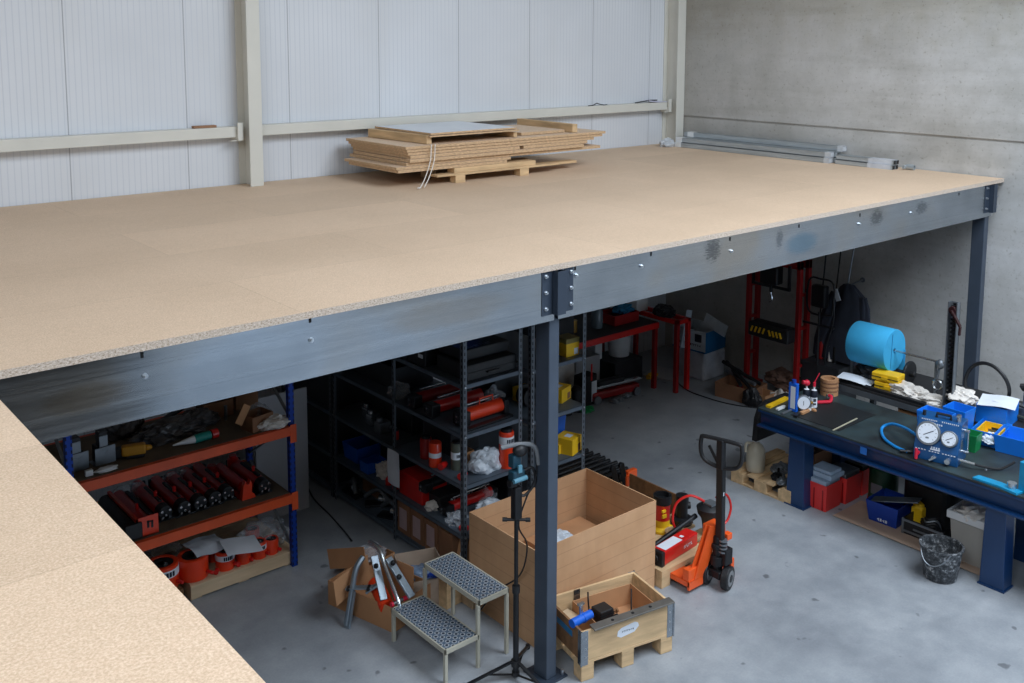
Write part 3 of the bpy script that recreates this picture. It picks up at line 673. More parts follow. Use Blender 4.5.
can((4.66, 6.22, .82), .045, .22, mat('olive_grey_paint', (92, 96, 84), .5), 'olive grey canister with a white label behind the corner post', (.09, .15), .012)
can((5.0, 6.0, .82), .062, .30, M_ORR, 'tall orange cylinder with lettered white band at right shelf end', (.20, .265), .025)
can((4.60, 6.56, .82), .05, .17, M_DRED, 'dark red cylinder behind the two labelled cylinders', None, .02)
for i, (x, y, lb) in enumerate(((4.535, 6.27, 'small red fitting at the shelf edge left of the post'), (4.545, 6.02, 'small red fitting at the shelf edge right at the corner post'))):
    tag(MB().cyl((0, 0, .03), (.05, .02, .03), .028).cyl((.05, .02, .03), (.08, .03, .03), .018).build('red_fitting', M_RED, loc=(x, y, .822), smooth=True), lb, 'fitting')
tag(MB().crumple((0, 0, 0), .12, (1.15, .8, .85), seed=12, amp=.45).build('plastic_bag', mat('milky_film', (196, 204, 212), .25, 0, .1, 20, .5, 30), loc=(4.83, 6.06, .82), smooth=True), 'milky plastic bag bulging on the shelf beside the tall orange cylinder', 'bag')
tag(MB().openbox(.14, .12, .13, .004).build('small_carton', M_CARD, loc=(4.74, 6.24, .82)), 'small open carton behind the milky plastic bag', 'carton')
for i, (x, y, m, lb) in enumerate([(4.62, 7.25, M_STEEL, 'steel valve block at the left of the third shelf, middle bay'), (4.66, 7.45, M_SILVER, 'bright steel valve on the third shelf of the middle bay, centre'), (4.72, 7.62, M_SILVER, 'bright steel valve at the far end of the third shelf')]):
    tag(MB().box((0, 0, .05), (.12, .1, .1)).cyl((-.03, 0, .1), (-.03, 0, .14), .03).cyl((.04, -.05, .05), (.04, -.08, .05), .02).build('valve_block', m, loc=(x, y, .82), bevel=.01), lb, 'valve')
can((4.62, 7.04, .82), .03, .08, M_RED, 'tiny red can at the third shelf edge of the middle bay', None, .01)
# level .41
t = dbox('red_case', (4.68, 6.72, .41), (.26, .34, .20), M_RED, 'bright red steel box on the fourth shelf of the near bay', 'case', bev=.01)
t = dbox('red_case', (4.86, 6.46, .41), (.5, .16, .12), M_BLACK, 'long black box with pale script lettering on the fourth shelf', 'case', bev=.008)
mark('m', -.15, .1, .03, 7, .055, t, M_PAPER, -.0805, 8)
make_pumpx('long red pump lying along the fourth shelf behind the post', (4.85, 6.30, .41), .52, .042, M_RED, 0.02)
make_pumpx('black-headed pump lying across the fourth shelf, behind the long red pump', (4.80, 6.56, .53), .5, .04, M_BLKM, 0.1)
for i, (x, y, r, m, lb) in enumerate([(4.60, 6.14, .08, M_FILM, 'clear bag with small parts at the fourth shelf edge'), (4.9, 6.10, .1, mat('milky_film', (0, 0, 0)), 'milky bag on the fourth shelf right of the post'), (5.02, 6.3, .09, M_FILM, 'clear bag at the right end of the fourth shelf'), (4.60, 6.46, .06, M_RAG, 'white glove at the edge of the fourth shelf')]):
    tag(MB().crumple((0, 0, 0), r, (1.1, .9, .7), seed=60+i, amp=.5).build('parts_bag', m, loc=(x, y, .41), smooth=True), lb, 'bag')
for i, (x, y) in enumerate(((4.58, 6.02), (4.74, 6.02), (4.92, 5.99))):
    tag(MB().lathe([(.022, 0), (.04, 0), (.04, .02), (.022, .02), (.022, 0)], n=18).build('ring_part', (M_RED, M_BLKM, M_BLKM)[i], loc=(x, y, .41), smooth=True), ('red ring on the fourth shelf beside the corner post', 'black ring on the fourth shelf, left of two', 'black ring on the fourth shelf, right of two')[i], 'ring')
tag(MB().sheet(.17, .3, rot(PI/2, 0, -PI/2) , .006, seed=4).build('hanging_sheet', M_PAPER, loc=(4.49, 6.86, .66)), 'white sheet hanging down from a shelf at the second post', 'paper')
bin_((4.72, 7.72, .41), .32, .26, .15, M_BLUE, 'blue bin on the fourth shelf of the far bay, larger one')
bin_((4.62, 7.42, .41), .2, .14, .1, M_BLUE, 'blue bin on the fourth shelf of the middle bay, smaller one')
tag(MB().crumple((0, 0, 0), .09, (.8, 1, .9), seed=77, amp=.5).build('cloth_bundle', M_RAG, loc=(4.64, 7.24, .41)), 'white cloth bundle beside the small blue bin on the shelf', 'bundle')
for i, (x, y, lb) in enumerate([(4.57, 7.08, 'red coupling at the fourth shelf edge, left of the post'), (4.57, 6.97, 'red coupling at the fourth shelf edge, nearest the second post')]):
    tag(MB().lathe([(0, 0), (.03, 0), (.03, .05), (.018, .07), (0, .07)], n=12).build('red_coupling', M_RED, loc=(x, y, .41), smooth=True), lb, 'fitting')
# bottom level
def carton(loc, w_, d_, h_, m, lb, rz=0, lab=None, name='carton'):
    t = thing(name, lb, 'carton', loc, rz)
    MB().bx((-w_/2, -d_/2, 0), (w_/2, d_/2, h_)).build('box', m, t, bevel=.003)
    MB().bx((-w_/2+.001, -.025, h_), (w_/2-.001, .025, h_+.0012)).build('tape', mat('brown_tape', (150, 112, 70), .3), t)
    if lab: MB().bx((-w_/2-.001, lab[0], lab[2]), (-w_/2, lab[1], lab[3])).build('label', mat('pinkish_label', (186, 160, 160), .7), t)
    return t
for i, y in enumerate((6.80, 6.60, 6.40, 6.20)):
    carton((4.68, y, .08), .3, .18, (.27, .27, .26, .25)[i], M_CARDD, ('first', 'second', 'third', 'fourth')[i]+' tall brown carton from the left on the bottom shelf', lab=(-.05, .06, .04, .22) if i < 3 else None)
t = thing('loose_carton_flap', 'torn brown carton piece with white label at the bottom corner post', 'cardboard', (4.6, 6.04, .08), .3)
MB().ob((0, 0, .14), (.01, .12, .26), ry=.35).build('flap', M_CARD, t); MB().ob((-.008, 0, .15), (.002, .05, .2), ry=.35).build('label', M_PAPER, t)
for i, (x, y, lb) in enumerate([(4.60, 7.72, 'shiny steel jack lying on the bottom shelf of the far bay'), (4.62, 7.12, 'shiny steel jack lying on the bottom shelf next to the second post'), (4.66, 7.40, 'shiny steel jack on the bottom shelf in the middle')]):
    t = thing('steel_jack', lb, 'jack', (x, y, .08), i*.5)
    MB().tube([(-.04, -.1, .05), (0, 0, .14), (.05, .12, .06)], .02).build('arm', M_STEEL, t, smooth=True); MB().cyl((0, -.08, .04), (0, .0, .06), .035).build('sleeve', M_SILVER, t, smooth=True); MB().bx((-.06, -.12, 0), (.06, .12, .02)).build('foot', M_BLKM, t, bevel=.004)
carton((4.86, 7.6, .08), .3, .3, .26, M_CARDD, 'brown carton on the bottom shelf of the far bay behind the steel jacks')
# ---- second shelving: yellow boxes
def ybox(px, py, z, w_, d_, h_, lb, rz=0, dark=False):
    p = Z(px, py, z); p.x = min(max(p.x, 5.30), 5.715); p.y = max(p.y, 6.0)
    t = thing('yellow_box', lb, 'box', (p.x, p.y, z), rz); MB().bx((-w_/2, -d_/2, 0), (w_/2, d_/2, h_)).build('box', M_YEL, t, bevel=.003)
    MB().bx((w_*.1, -d_/2-.001, h_*.1), (w_*.42, -d_/2, h_*.55)).build('label', M_CARDD if dark else M_PAPER, t)
    MB().bx((-w_*.2, -d_*.2, h_), (w_*.2, d_*.15, h_+.001)).build('top_label', M_PAPER, t)
    return t
t = ybox(571, 353, 1.60, .15, .14, .12, 'yellow box with grey top, uppermost right of the middle post'); MB().bx((-.076, -.071, .115), (.076, .071, .155)).build('lid', mat('olive_lid', (120, 112, 60), .6), t)
ybox(571, 395, 1.17, .17, .17, .12, 'yellow box on the middle shelf right of the middle post', .35, True)
ybox(571, 450, .745, .17, .17, .14, 'yellow box on the lower shelf right of the middle post', .35, True)
ybox(560, 451, .745, .12, .1, .08, 'small yellow box half hidden by the middle post')
ybox(523, 400, 1.17, .14, .12, .12, 'yellow box seen between the double shelving posts, upper')
t = thing('tilted_bin', 'bright blue bin tipped up behind the lower yellow box', 'bin', (5.68, 6.22, .745), .0); MB().openbox(.22, .16, .27, .004, taper=.85).build('tub', M_BLUE, t)
for i, (x, lb) in enumerate(((5.42, 'dark coiled reel on the upper shelf, left of two'), (5.6, 'dark coiled reel on the upper shelf, right of two'))):
    tag(MB().lathe([(.04, 0), (.085, .0), (.085, .02), (.06, .03), (.06, .08), (.085, .09), (.085, .11), (.04, .11), (.04, 0)], n=20, M=rot(PI/2)).build('cable_reel', M_BLACK, loc=(x, 6.28, 1.17+.086), smooth=True), lb, 'reel')
# ================================================================ ON THE DECK
BX0, BX1, BY0, BY1 = 5.26, 7.94, 7.85, 8.92
def zat(z): return z
t = thing('wooden_pallet', 'pale wooden pallet under the stack of chipboard sheets', 'pallet', (5.75, 7.83, ZM))
W_, D_ = 1.46, 1.1
for x in (0.0, .95): 
    for y in (0, .5, 1.0): MB().bx((x+(.12 if x == 0 else 0), y, 0), (x+(.24 if x == 0 else .12), y+.1, .075)).build('block', M_WOOD2, t, bevel=.003)
b = MB().bx((-.1, .0, .075), (1.5, .12, .095)).bx((-.1, .5, .075), (1.5, .6, .095)).bx((-.1, .97, .075), (1.5, 1.08, .095)); b.build('stringer', M_WOOD2, t, bevel=.002)
MB().bx((.12, .02, .095), (1.18, .14, .145)).bx((.12, .5, .095), (1.18, .62, .145)).bx((.12, .95, .095), (1.18, 1.07, .145)).build('top_board', M_WOOD2, t, bevel=.003)
MB().bx((1.25, .1, .06), (1.85, .22, .085)).build('loose_batten', M_WOOD2, t, bevel=.002)
z = ZM+.147
GS = 'chipboard sheets in the stack on the deck'
specs = [ # x0,x1,y0,y1,th,label
 (5.22, 6.55, 7.86, 8.75, .028, 'lowest chipboard sheet, sticking out at the left of the stack'),
 (5.20, 6.6, 7.86, 8.80, .026, 'second chipboard sheet from the bottom of the stack'),
 (5.32, 7.9, 7.87, 8.9, .030, 'third chipboard sheet from the bottom, long one of the stack'),
 (5.34, 7.62, 7.84, 8.86, .030, 'fourth chipboard sheet from the bottom of the stack'),
 (5.36, 6.72, 7.86, 8.9, .030, 'short left chipboard sheet halfway up the stack'),
 (5.34, 7.80, 7.87, 8.9, .028, 'sixth chipboard sheet counting the short one, upper half of stack'),
 (5.32, 7.92, 7.86, 8.92, .026, 'second chipboard sheet from the top of the stack'),
 (5.30, 7.96, 7.85, 8.93, .026, 'topmost full-size chipboard sheet, battens and panels lie on it')]
def two_mat(o, edge):
    o.data.materials.append(edge)
    for p in o.data.polygons:
        if abs(p.normal.z) < .5: p.material_index = 1
M_EDGEL = mat('board_edge', (196, 164, 128), .85, 0, .28, 30, .3, 60, stretch=(1, 1, 4))
for i, (x0, x1, y0, y1, th, lb) in enumerate(specs):
    if i == 4: MB_extra = (6.78, 7.70, 7.87, 8.9, th)
    o = MB().bx((0, 0, 0), (x1-x0, y1-y0, th)).build('chipboard_sheet', M_CHIP, loc=(x0, y0, z)); two_mat(o, M_EDGEL); tag(o, lb, 'board', GS)
    if i == 4:
        x0, x1, y0, y1, th = MB_extra
        o = MB().bx((0, 0, 0), (x1-x0, y1-y0, th)).build('chipboard_sheet', M_CHIP, loc=(x0, y0, z)); two_mat(o, M_EDGEL); tag(o, 'short right chipboard sheet halfway up the stack', 'board', GS)
    z += th+.003
ZS = z
def batten(a, b_, w_, h_, lb, z0=ZS, name='wooden_batten'):
    L = math.hypot(b_[0]-a[0], b_[1]-a[1]); rz = math.atan2(b_[1]-a[1], b_[0]-a[0])
    o = MB().bx((0, -w_/2, 0), (L, w_/2, h_)).build(name, M_WOOD2, loc=(a[0], a[1], z0), rz=rz, bevel=.003); return tag(o, lb, 'batten')
batten((5.62, 7.92), (5.56, 8.88), .06, .085, 'thick wooden batten at the left under the white-topped panel')
batten((6.72, 7.93), (6.68, 8.4), .05, .05, 'short wooden batten end under the right edge of the white panel')
batten((7.56, 7.92), (7.60, 8.9), .07, .09, 'thick wooden batten at the right on top of the stack')
M_WPANEL = mat('white_laminate', (212, 216, 220), .45, 0, .03, 2)
o = MB().bx((0, 0, 0), (1.12, 1.02, .014)).build('laminate_panel', M_CHIP, loc=(5.60, 7.88, ZS+.068)); two_mat(o, M_EDGEL); tag(o, 'chipboard panel directly beneath the white laminated panel', 'board')
o = MB().bx((0, 0, 0), (1.08, 1.0, .018)).build('laminate_panel', M_EDGEL, loc=(5.62, 7.89, ZS+.088)); o.data.materials.append(M_WPANEL)
for p in o.data.polygons:
    if p.normal.z > .5: p.material_index = 1
tag(o, 'white laminated panel lying on top of the board stack', 'board')
o = MB().bx((0, 0, 0), (.62, .8, .03)).build('small_board', M_CHIP, loc=(6.86, 8.0, ZS+.001)); two_mat(o, M_EDGEL); tag(o, 'small plain board lying between white panel and right batten', 'board')
A = Yp(431, 146, 7.84)
t = thing('loose_strap', 'thin pale strap hanging down in front of the board stack', 'strap', (A.x, 7.835, ZM))
for dx in (0, .045):
    MB().tube([(dx, 0, .40), (dx-.02, -.012, .25), (dx-.09, -.03, .1), (dx-.2, -.10, .012)], .005, n=6).build('strand', M_RAG, t, smooth=True)
MB().tube([(-.2, -.10, .012), (-.24, -.12, .012), (-.22, -.1, .014)], .009, n=6).build('end_knot', M_RAG, t)
tag(MB().bx((0, 0, 0), (.22, .06, .022)).build('wood_offcut', mat('offcut_wood', (150, 112, 84), .8), loc=(Yp(195, 129, 8.98).x, 9.0, 3.4255), bevel=.002), 'small brown wood offcut lying on the left wall rail', 'offcut')
p = Yp(598, 110, 9.0)
tag(MB().tube([(-.15, 0, .004), (-.05, .02, .006), (0, 0, .03), (.04, .02, .02), (.12, 0, .004), (.2, .02, .004)], .006, n=6).build('wire_scrap', M_BLACK, loc=(p.x, 9.02, 3.4255)), 'thin dark wire scrap lying on the right wall rail', 'wire')
p = Yp(660, 103, 9.0)
t = thing('folded_paper', 'folded sheets and dark cable lying on the rail by the corner', 'paper', (p.x-.06, 9.02, 3.4255))
MB().sheet(.34, .12, rot(0, .05, 0), .006, seed=8).build('sheets', mat('lilac_paper', (200, 198, 216), .7), t); MB().tube([(-.4, 0, .006), (-.2, .02, .02), (-.1, 0, .03), (0, -.02, .03)], .008, n=6).build('cable', M_BLACK, t)
# bundled galvanised profiles along the concrete wall
M_TUBE = mat('galvanised_tube', (176, 184, 188), .4, .5, .15, 6, stretch=(6, .4, 6))
def profile(y0, y1, x, z, w_, h_, lb, cat='profile'):
    t = thing('steel_profile', lb, cat, (x, y0, ZM+z)); t['group'] = 'galvanised profiles along the concrete wall'
    L = y1-y0; k = .003
    MB().bx((0, 0, 0), (k, L, h_)).bx((0, 0, 0), (w_, L, k)).bx((0, 0, h_-k), (w_, L, h_)).bx((w_-k, 0, h_*.62), (w_, L, h_)).bx((w_-k, 0, 0), (w_, L, h_*.38)).build('channel', M_TUBE, t)
    return t
ya, yb = 6.42, 8.72
n = 0
words = ['nearest the deck side, lowest', 'lowest, second from the deck side', 'lowest, against the concrete wall', 'middle layer, nearest the deck side', 'middle layer, second row', 'top layer, against the wall']
for i, (x, z) in enumerate([(10.14, 0), (10.23, 0), (10.33, 0), (10.16, .064), (10.25, .064), (10.32, .128)]):
    t = profile(ya-.03*(i % 3), yb, x, z, .075, .06, 'long galvanised profile by the wall, '+words[i])
    if i in (0, 3, 5): MB().bx((-.004, .0, -.001), (.078, .07, .0615)).build('end_wrap', mat('grey_wrap', (190, 194, 198), .4), t); MB().bx((-.004, 2.2, -.001), (.078, 2.3, .062)).build('far_wrap', M_WHITE, t)
for i, (x, z) in enumerate([(10.17, .0), (10.24, .0), (10.19, .052), (10.25, .052)]):
    t = profile(5.66, 6.36, x, z, .055, .048, 'short galvanised profile by the wall, '+['lower left of four', 'lower right of four', 'upper left of four', 'upper right of four'][i])
    MB().bx((-.003, .02, -.001), (.058, .3, .0495)).build('clear_wrap', mat('pale_wrap', (196, 200, 206), .3), t)
    MB().bx((.004, -.002, .004), (.050, .001, .044)).build('end_plug', M_BLACK, t)
tag(MB().lathe([(0, 0), (.03, 0), (.03, .09), (.022, .09), (.022, .02), (0, .02)], n=16, M=rot(PI/2)).bx((-.045, .0, -.02), (-.02, .03, .02)).build('tube_clamp', M_TUBE, loc=(10.33, 5.58, ZM+.031)), 'round galvanised tube stub past the near end of the short profiles', 'tube')
tag(MB().crumple((0, 0, 0), .085, (1.2, 1, .8), seed=3, amp=.4).build('wrap_ball', mat('grey_wrap', (0, 0, 0)), loc=(10.06, 8.78, ZM)), 'crumpled grey wrapping at the corner end of the profiles', 'wrapping')
# ================================================================ STEP STOOL
def tread_mat():
    q = NT('perforated_tread'); tc = q.n('TexCoord'); v = tc.outputs['Object']; sx = q.n('SeparateXYZ'); q.l(v, sx.inputs[0])
    P = .062
    def cell(off):
        X = q.math('SUBTRACT', q.math('FRACT', q.math('ADD', q.math('DIVIDE', sx.outputs[0], P), off)), .5)
        Y = q.math('SUBTRACT', q.math('FRACT', q.math('ADD', q.math('DIVIDE', sx.outputs[1], P), off)), .5)
        return q.math('SQRT', q.math('ADD', q.math('MULTIPLY', X, X), q.math('MULTIPLY', Y, Y)))
    d = q.math('MINIMUM', cell(.25), cell(.75))
    c = q.ramp(d, [(.13, lin((24, 44, 66))), (.17, lin((34, 60, 88))), (.20, lin((214, 218, 222))), (.27, lin((176, 182, 188))), (.33, lin((96, 116, 136)))])
    q.l(c, q.b.inputs['Base Color']); q.b.inputs['Metallic'].default_value = .35; q.b.inputs['Roughness'].default_value = .45
    q.bump(q.ramp(d, [(.14, (0, 0, 0)), (.2, (1, 1, 1)), (.3, (.4, .4, .4))]), .6, .004); return q.m
M_TREAD = tread_mat(); M_BEIGE = mat('beige_enamel', (178, 174, 158), .5, 0, .08, 8)
t = thing('step_stool', 'beige two-step metal stool with perforated treads', 'step stool', (3.67, 5.03, 0))
for (x0, x1, h) in ((0, .285, .245), (.285, .55, .485)):
    MB().bx((x0+.012, .012, h-.006), (x1-.012, .638, h)).build('tread', M_TREAD, t)
    b = MB().bx((x0, 0, h-.032), (x0+.012, .65, h+.003)).bx((x1-.012, 0, h-.032), (x1, .65, h+.003)).bx((x0, 0, h-.032), (x1, .012, h+.003)).bx((x0, .638, h-.032), (x1, .65, h+.003)); b.build('tread_frame', M_BEIGE, t, bevel=.002)
for x, h in ((.012, .215), (.285, .455), (.538, .455)):
    for y in (.014, .636):
        MB().bx((x-.012, y-.012, .0), (x+.012, y+.012, h)).build('leg', M_BEIGE, t, bevel=.002)

# ================================================================ BIG CARTON
CX0, CX1, CY0, CY1, CHh = 4.40, 5.63, 4.945, 5.715, .725
def corrugated():
    q = NT('corrugated_card'); tc = q.n('TexCoord'); v = tc.outputs['Object']; sx = q.n('SeparateXYZ'); q.l(v, sx.inputs[0])
    n1 = q.noise(v, 3, 5, .6); n2 = q.noise(v, 14, 4, .6, stretch=(1, 1, .2))
    c = q.ramp(n1, [(.3, lin((190, 146, 106))), (.7, lin((206, 162, 122)))]); c = q.mix(.4, c, q.ramp(n2, [(.3, (.88, .88, .88)), (.7, (1.05, 1.05, 1.05))]), 'MULTIPLY')
    z = q.math('ABSOLUTE', q.math('SUBTRACT', q.math('FRACT', q.math('DIVIDE', sx.outputs[2], .105)), .5)); ln = q.math('GREATER_THAN', z, .47)
    c = q.mix(q.math('MULTIPLY', ln, .35), c, lin((150, 110, 76))); q.l(c, q.b.inputs['Base Color']); q.b.inputs['Roughness'].default_value = .85; q.bump(q.math('ADD', n1, q.math('MULTIPLY', z, .5)), .15, .01); return q.m
M_CORR = corrugated()
t = thing('large_carton', 'very large open brown corrugated carton behind the middle post', 'carton', ((CX0+CX1)/2, (CY0+CY1)/2, 0))
w2, d2 = (CX1-CX0)/2, (CY1-CY0)/2; k = .009
MB().bx((-w2, -d2, 0), (w2, -d2+k, CHh)).build('front_wall', M_CORR, t)
MB().bx((-w2, d2-k, 0), (w2, d2, CHh)).build('back_wall', M_CORR, t)
MB().bx((-w2, -d2+k, 0), (-w2+k, d2-k, CHh)).build('left_wall', M_CORR, t)
MB().bx((w2-k, -d2+k, 0), (w2, d2-k, CHh)).build('right_wall', M_CORR, t)
MB().bx((-w2+k, -d2+k, .0), (w2-k, d2-k, .01)).build('bottom', M_CORR, t)
tag(MB().crumple((0, 0, 0), .11, (1, 1, .9), seed=44, amp=.5).build('plastic_wrap', mat('milky_film', (0, 0, 0)), loc=(4.98, 5.35, .36), smooth=True), 'whitish plastic wrap inside the large carton', 'wrap')
tag(MB().bx((-.3, -.3, 0), (.3, .3, .34)).build('inner_carton', M_CARD, loc=(5.22, 5.38, .012), bevel=.004), 'closed brown carton lying inside the large open carton', 'carton')

# ================================================================ COLLAR PALLET BOX
t = thing('collar_box', 'pale wooden pallet collar box with grey corner hinges at the front', 'crate', (4.385, 4.475, 0), rz=-.21)
R = .75; Dp = .48; H0, H1 = .144, .355
for x in (0, R/2-.05, R-.1):
    for y in (0, Dp-.1): MB().bx((x, y, .0), (x+.1, y+.1, .10)).build('block', M_WOOD2, t, bevel=.004)
b = MB()
for i in range(4): b.bx((0, i*.13, .12), (R, i*.13+.09, .142))
for x in (0, R/2-.05, R-.1): b.bx((x, 0, .10), (x+.1, Dp, .12))
b.build('pallet_boards', M_WOOD2, t, bevel=.002)
MB().bx((0, 0, H0), (R, .018, H1)).build('front_board', M_WOOD2, t, bevel=.002)
MB().bx((0, Dp-.018, H0), (R, Dp, H1)).build('back_board', M_WOOD2, t, bevel=.002)
MB().bx((0, .018, H0), (.018, Dp-.018, H1)).build('left_board', M_WOODD, t, bevel=.002)
MB().bx((R-.018, .018, H0), (R, Dp-.018, H1)).build('right_board', M_WOOD2, t, bevel=.002)
for (x, y, sx, sy) in ((0, 0, 1, 1), (R, 0, -1, 1), (0, Dp, 1, -1), (R, Dp, -1, -1)):
    b = MB().bx((x-sx*.003, y-sy*.003, H0-.03), (x+sx*.05, y, H1+.003)).bx((x-sx*.003, y-sy*.003, H0-.03), (x, y+sy*.045, H1+.003)); b.cyl((x-sx*.004, y-sy*.004, H0-.03), (x-sx*.004, y-sy*.004, H1+.006), .007, n=8); b.build('corner_hinge', M_GALV, t, bevel=.001)
    for zz in (.17, .23, .30): MB().cyl((x+sx*.03, y-sy*.003, zz), (x+sx*.03, y-sy*.006, zz), .006, n=8).build('rivet', M_BOLT, t) if y == 0 else None
MB().bx((.22, Dp-.024, H0), (.27, Dp-.016, H1+.004)).build('middle_hinge', M_GALV, t)
b = MB().prism([(-.09, -.014), (-.08, .02), (-.05, .034), (.06, .036), (.085, .02), (.09, -.005), (.05, -.034), (-.06, -.034)], .001, rot(PI/2, -.12, 0)); b.build('sticker', M_PAPER, t, loc=(.37, -.0005, .27))
mark('m', .32, .42, .262, 7, .012, t, M_STEEL, -.002, 9)
MB().bx((-.003, .12, .26), (0, .32, .3)).build('blue_stamp', mat('blue_stamp', (20, 110, 160), .6), t)
Mc = Matrix.Translation((4.385, 4.475, 0)) @ rot(0, 0, -.21)
def inbox(x, y, z): return tuple(Mc @ Vector((x, y, z)))
t = thing('inner_carton', 'open brown carton standing inside the collar box', 'carton', inbox(.44, .25, .143), rz=-.21); MB().openbox(.50, .36, .16, .005).build('carton', M_CARD, t)
t = thing('black_device', 'small black motor unit standing in the inner carton', 'device', inbox(.34, .27, .15), rz=-.1)
MB().bx((-.05, -.045, 0), (.05, .045, .06)).bx((-.06, -.055, .06), (.06, .055, .15)).build('housing', M_BLACK, t, bevel=.008)
for z in (.075, .09, .105, .12): MB().bx((-.063, -.058, z), (.063, .058, z+.005)).build('cooling_fin', M_BLKM, t)
tag(MB().tube([(0, 0, 0), (.01, 0, .1), (0, .0, .2), (.015, .02, .26)], .006, n=6).build('black_cable', M_BLACK, loc=inbox(.24, .30, .15)), 'black cable sticking up left of the black motor unit', 'cable')
tag(MB().tube([(0, 0, 0), (.02, .02, .08), (.06, .06, .18)], .005, n=6).build('black_cable', M_BLACK, loc=inbox(.58, .26, .15)), 'thin black cable at the right inside the inner carton', 'cable')
for i, (x, y, lb) in enumerate([(.46, .30, 'small dark screw part in the inner carton, left'), (.55, .22, 'small dark screw part in the inner carton, middle'), (.5, .36, 'small brown block in the inner carton, rear')]):
    tag(MB().bar((-.03, 0, .015), (.03, .015, .02), .015).cyl((.03, .01, .015), (.045, .01, .015), .015, n=8).build('metal_part', (M_BLKM, M_STEEL, M_WOODD)[i], loc=inbox(x, y, .15)), lb, 'part')
A = Z(568, 633, .36)
t = thing('blue_pipe', 'bright blue round pipe fitting resting on the collar box rim', 'pipe', inbox(.06, .12, .33), rz=-.1)
MB().cyl((-.07, 0, .03), (.11, .02, .03), .03, n=18).cyl((.03, .01, .03), (.045, .012, .03), .033, n=18).build('sleeve', M_BLUE, t, smooth=True)
MB().cyl((.03, .03, .05), (.03, .03, .12), .014).box((.03, .03, .125), (.05, .02, .015)).build('valve_tap', M_SILVER, t)
A, B = Z(592, 628, .365), Z(672, 600, .40)
t = thing('steel_strip', 'long dull steel strip lying diagonally over the collar box', 'strip', tuple(A)); d = B-A
MB().bar((0, 0, 0), tuple(d), .07, .012, (0, 0, 1)).build('strip', mat('strip_steel', (124, 120, 114), .5, .6, .15, 10), t, bevel=.002)
for f in (.25, .5, .72):
    MB().cyl(tuple(d*f+Vector((0, 0, .005))), tuple(d*f+Vector((0, 0, .009))), .011, n=10).build('hole', M_HOLE, t)
tag(MB().ob((0, 0, .05), (.17, .12, .1), rz=.1).build('wood_block', M_WOOD, loc=inbox(.10, .37, .143), bevel=.004), 'pale wood block in the rear left of the collar box', 'block')
tag(MB().ob((0, 0, .03), (.14, .12, .06), rz=-.1).build('wood_block', M_WOOD2, loc=inbox(.12, .13, .143), bevel=.004), 'wood block under the blue pipe in the collar box', 'block')

# ================================================================ OPEN CARTON WITH GALVANISED ARMS
t = thing('open_carton', 'open brown carton with raised flap holding galvanised arms', 'carton', (3.86, 6.12, 0), rz=.26)
w_, d_, h_ = .44, .66, .19
MB().openbox(w_, d_, h_, .006).build('box', M_CARD, t)
MB().bar((-w_/2, .06, h_), (-w_/2-.03, .06, h_+.20), d_*.55, .005, (0, 1, 0)).build('long_flap', M_CARD, t)
MB().bar((0, d_/2, h_), (.02, d_/2+.05, h_+.14), .42, .005, (1, 0, 0)).build('rear_flap', M_CARD, t)
MB().bar((0, -d_/2+.16, h_+.004), (0, -d_/2, h_), w_, .005, (1, 0, 0)).build('front_flap', M_CARD, t)
tag(MB().openbox(.34, .22, .17, .005).build('rear_carton', M_CARD, loc=(4.02, 6.52, 0), rz=.2), 'brown carton behind the open one, film poking out', 'carton')
tag(MB().crumple((0, 0, 0), .1, (1.3, .8, .6), seed=81, amp=.5).build('film_bag', M_FILM, loc=(4.0, 6.5, .17), smooth=True), 'clear film bag in the rear brown carton', 'bag')
# galvanised arms
M_ARM = mat('galvanised_arm', (146, 158, 168), .35, .7, .12, 14)
A0 = Vector((3.51, 6.03, .0))
p1, p2, p3 = Yp(352, 592, 6.06), Yp(362, 565, 6.1), Yp(364, 558, 6.15)
t = thing('galvanised_strut', 'curved galvanised arm leaning against the left side of the carton', 'arm', tuple(A0))
top = Z(363, 557, .45)-A0; mid = Z(352, 590, .26)-A0
MB().tube([(0, 0, .02), tuple(mid*.55+Vector((0, 0, .0))), tuple(mid), tuple(mid*.4+top*.6+Vector((-.02, 0, .02))), tuple(top)], .022, n=8).build('bent_tube', M_ARM, t, smooth=True)
MB().bar((0, -.012, .0), tuple(mid+Vector((0, -.012, 0))), .05, .02).build('side_plate', M_ARM, t, bevel=.003)
q1 = Z(346, 588, .27)-A0; q2 = Z(373, 587, .30)-A0
MB().bar(tuple(q1), tuple(q2), .05, .012).build('cross_plate', M_ARM, t, bevel=.002)
for f in (.1, .85): c = q1.lerp(q2, f); MB().cyl(tuple(c+Vector((-.02, -.02, 0))), tuple(c+Vector((.01, .01, 0))), .014, n=8).build('bolt', M_BLKM, t)
t = thing('galvanised_jack', 'galvanised angled frame with curved tube leaning in the carton', 'arm', (3.80, 6.10, .08))
O = Vector((3.80, 6.10, .08))
def zl(x, y, z): return tuple(Z(x, y, z)-O)
MB().tube([zl(370, 543, .55), zl(379, 549, .56), zl(385, 566, .48), zl(398, 600, .33), zl(400, 608, .28)], lambda f: .024-.01*min(1, f*2), n=10).build('lever_tube', M_SILVER, t, smooth=True)
MB().bar(zl(388, 558, .5), zl(412, 597, .28), .06, .02).build('side_plate', M_ARM, t, bevel=.003)
MB().bar(zl(374, 556, .45), zl(384, 600, .22), .055, .02).build('side_plate', M_ARM, t, bevel=.003)
MB().bar(zl(366, 592, .24), zl(378, 584, .30), .05, .015).build('link_plate', M_ARM, t, bevel=.002)
for q in ((393, 563, .49), (399, 577, .42), (376, 566, .43)): MB().sph(zl(*q), .02, n=8).build('bolt', M_BLKM, t)
t = thing('orange_tube', 'bright orange round tube lying in the open carton', 'tube', (3.80, 6.10, .08))
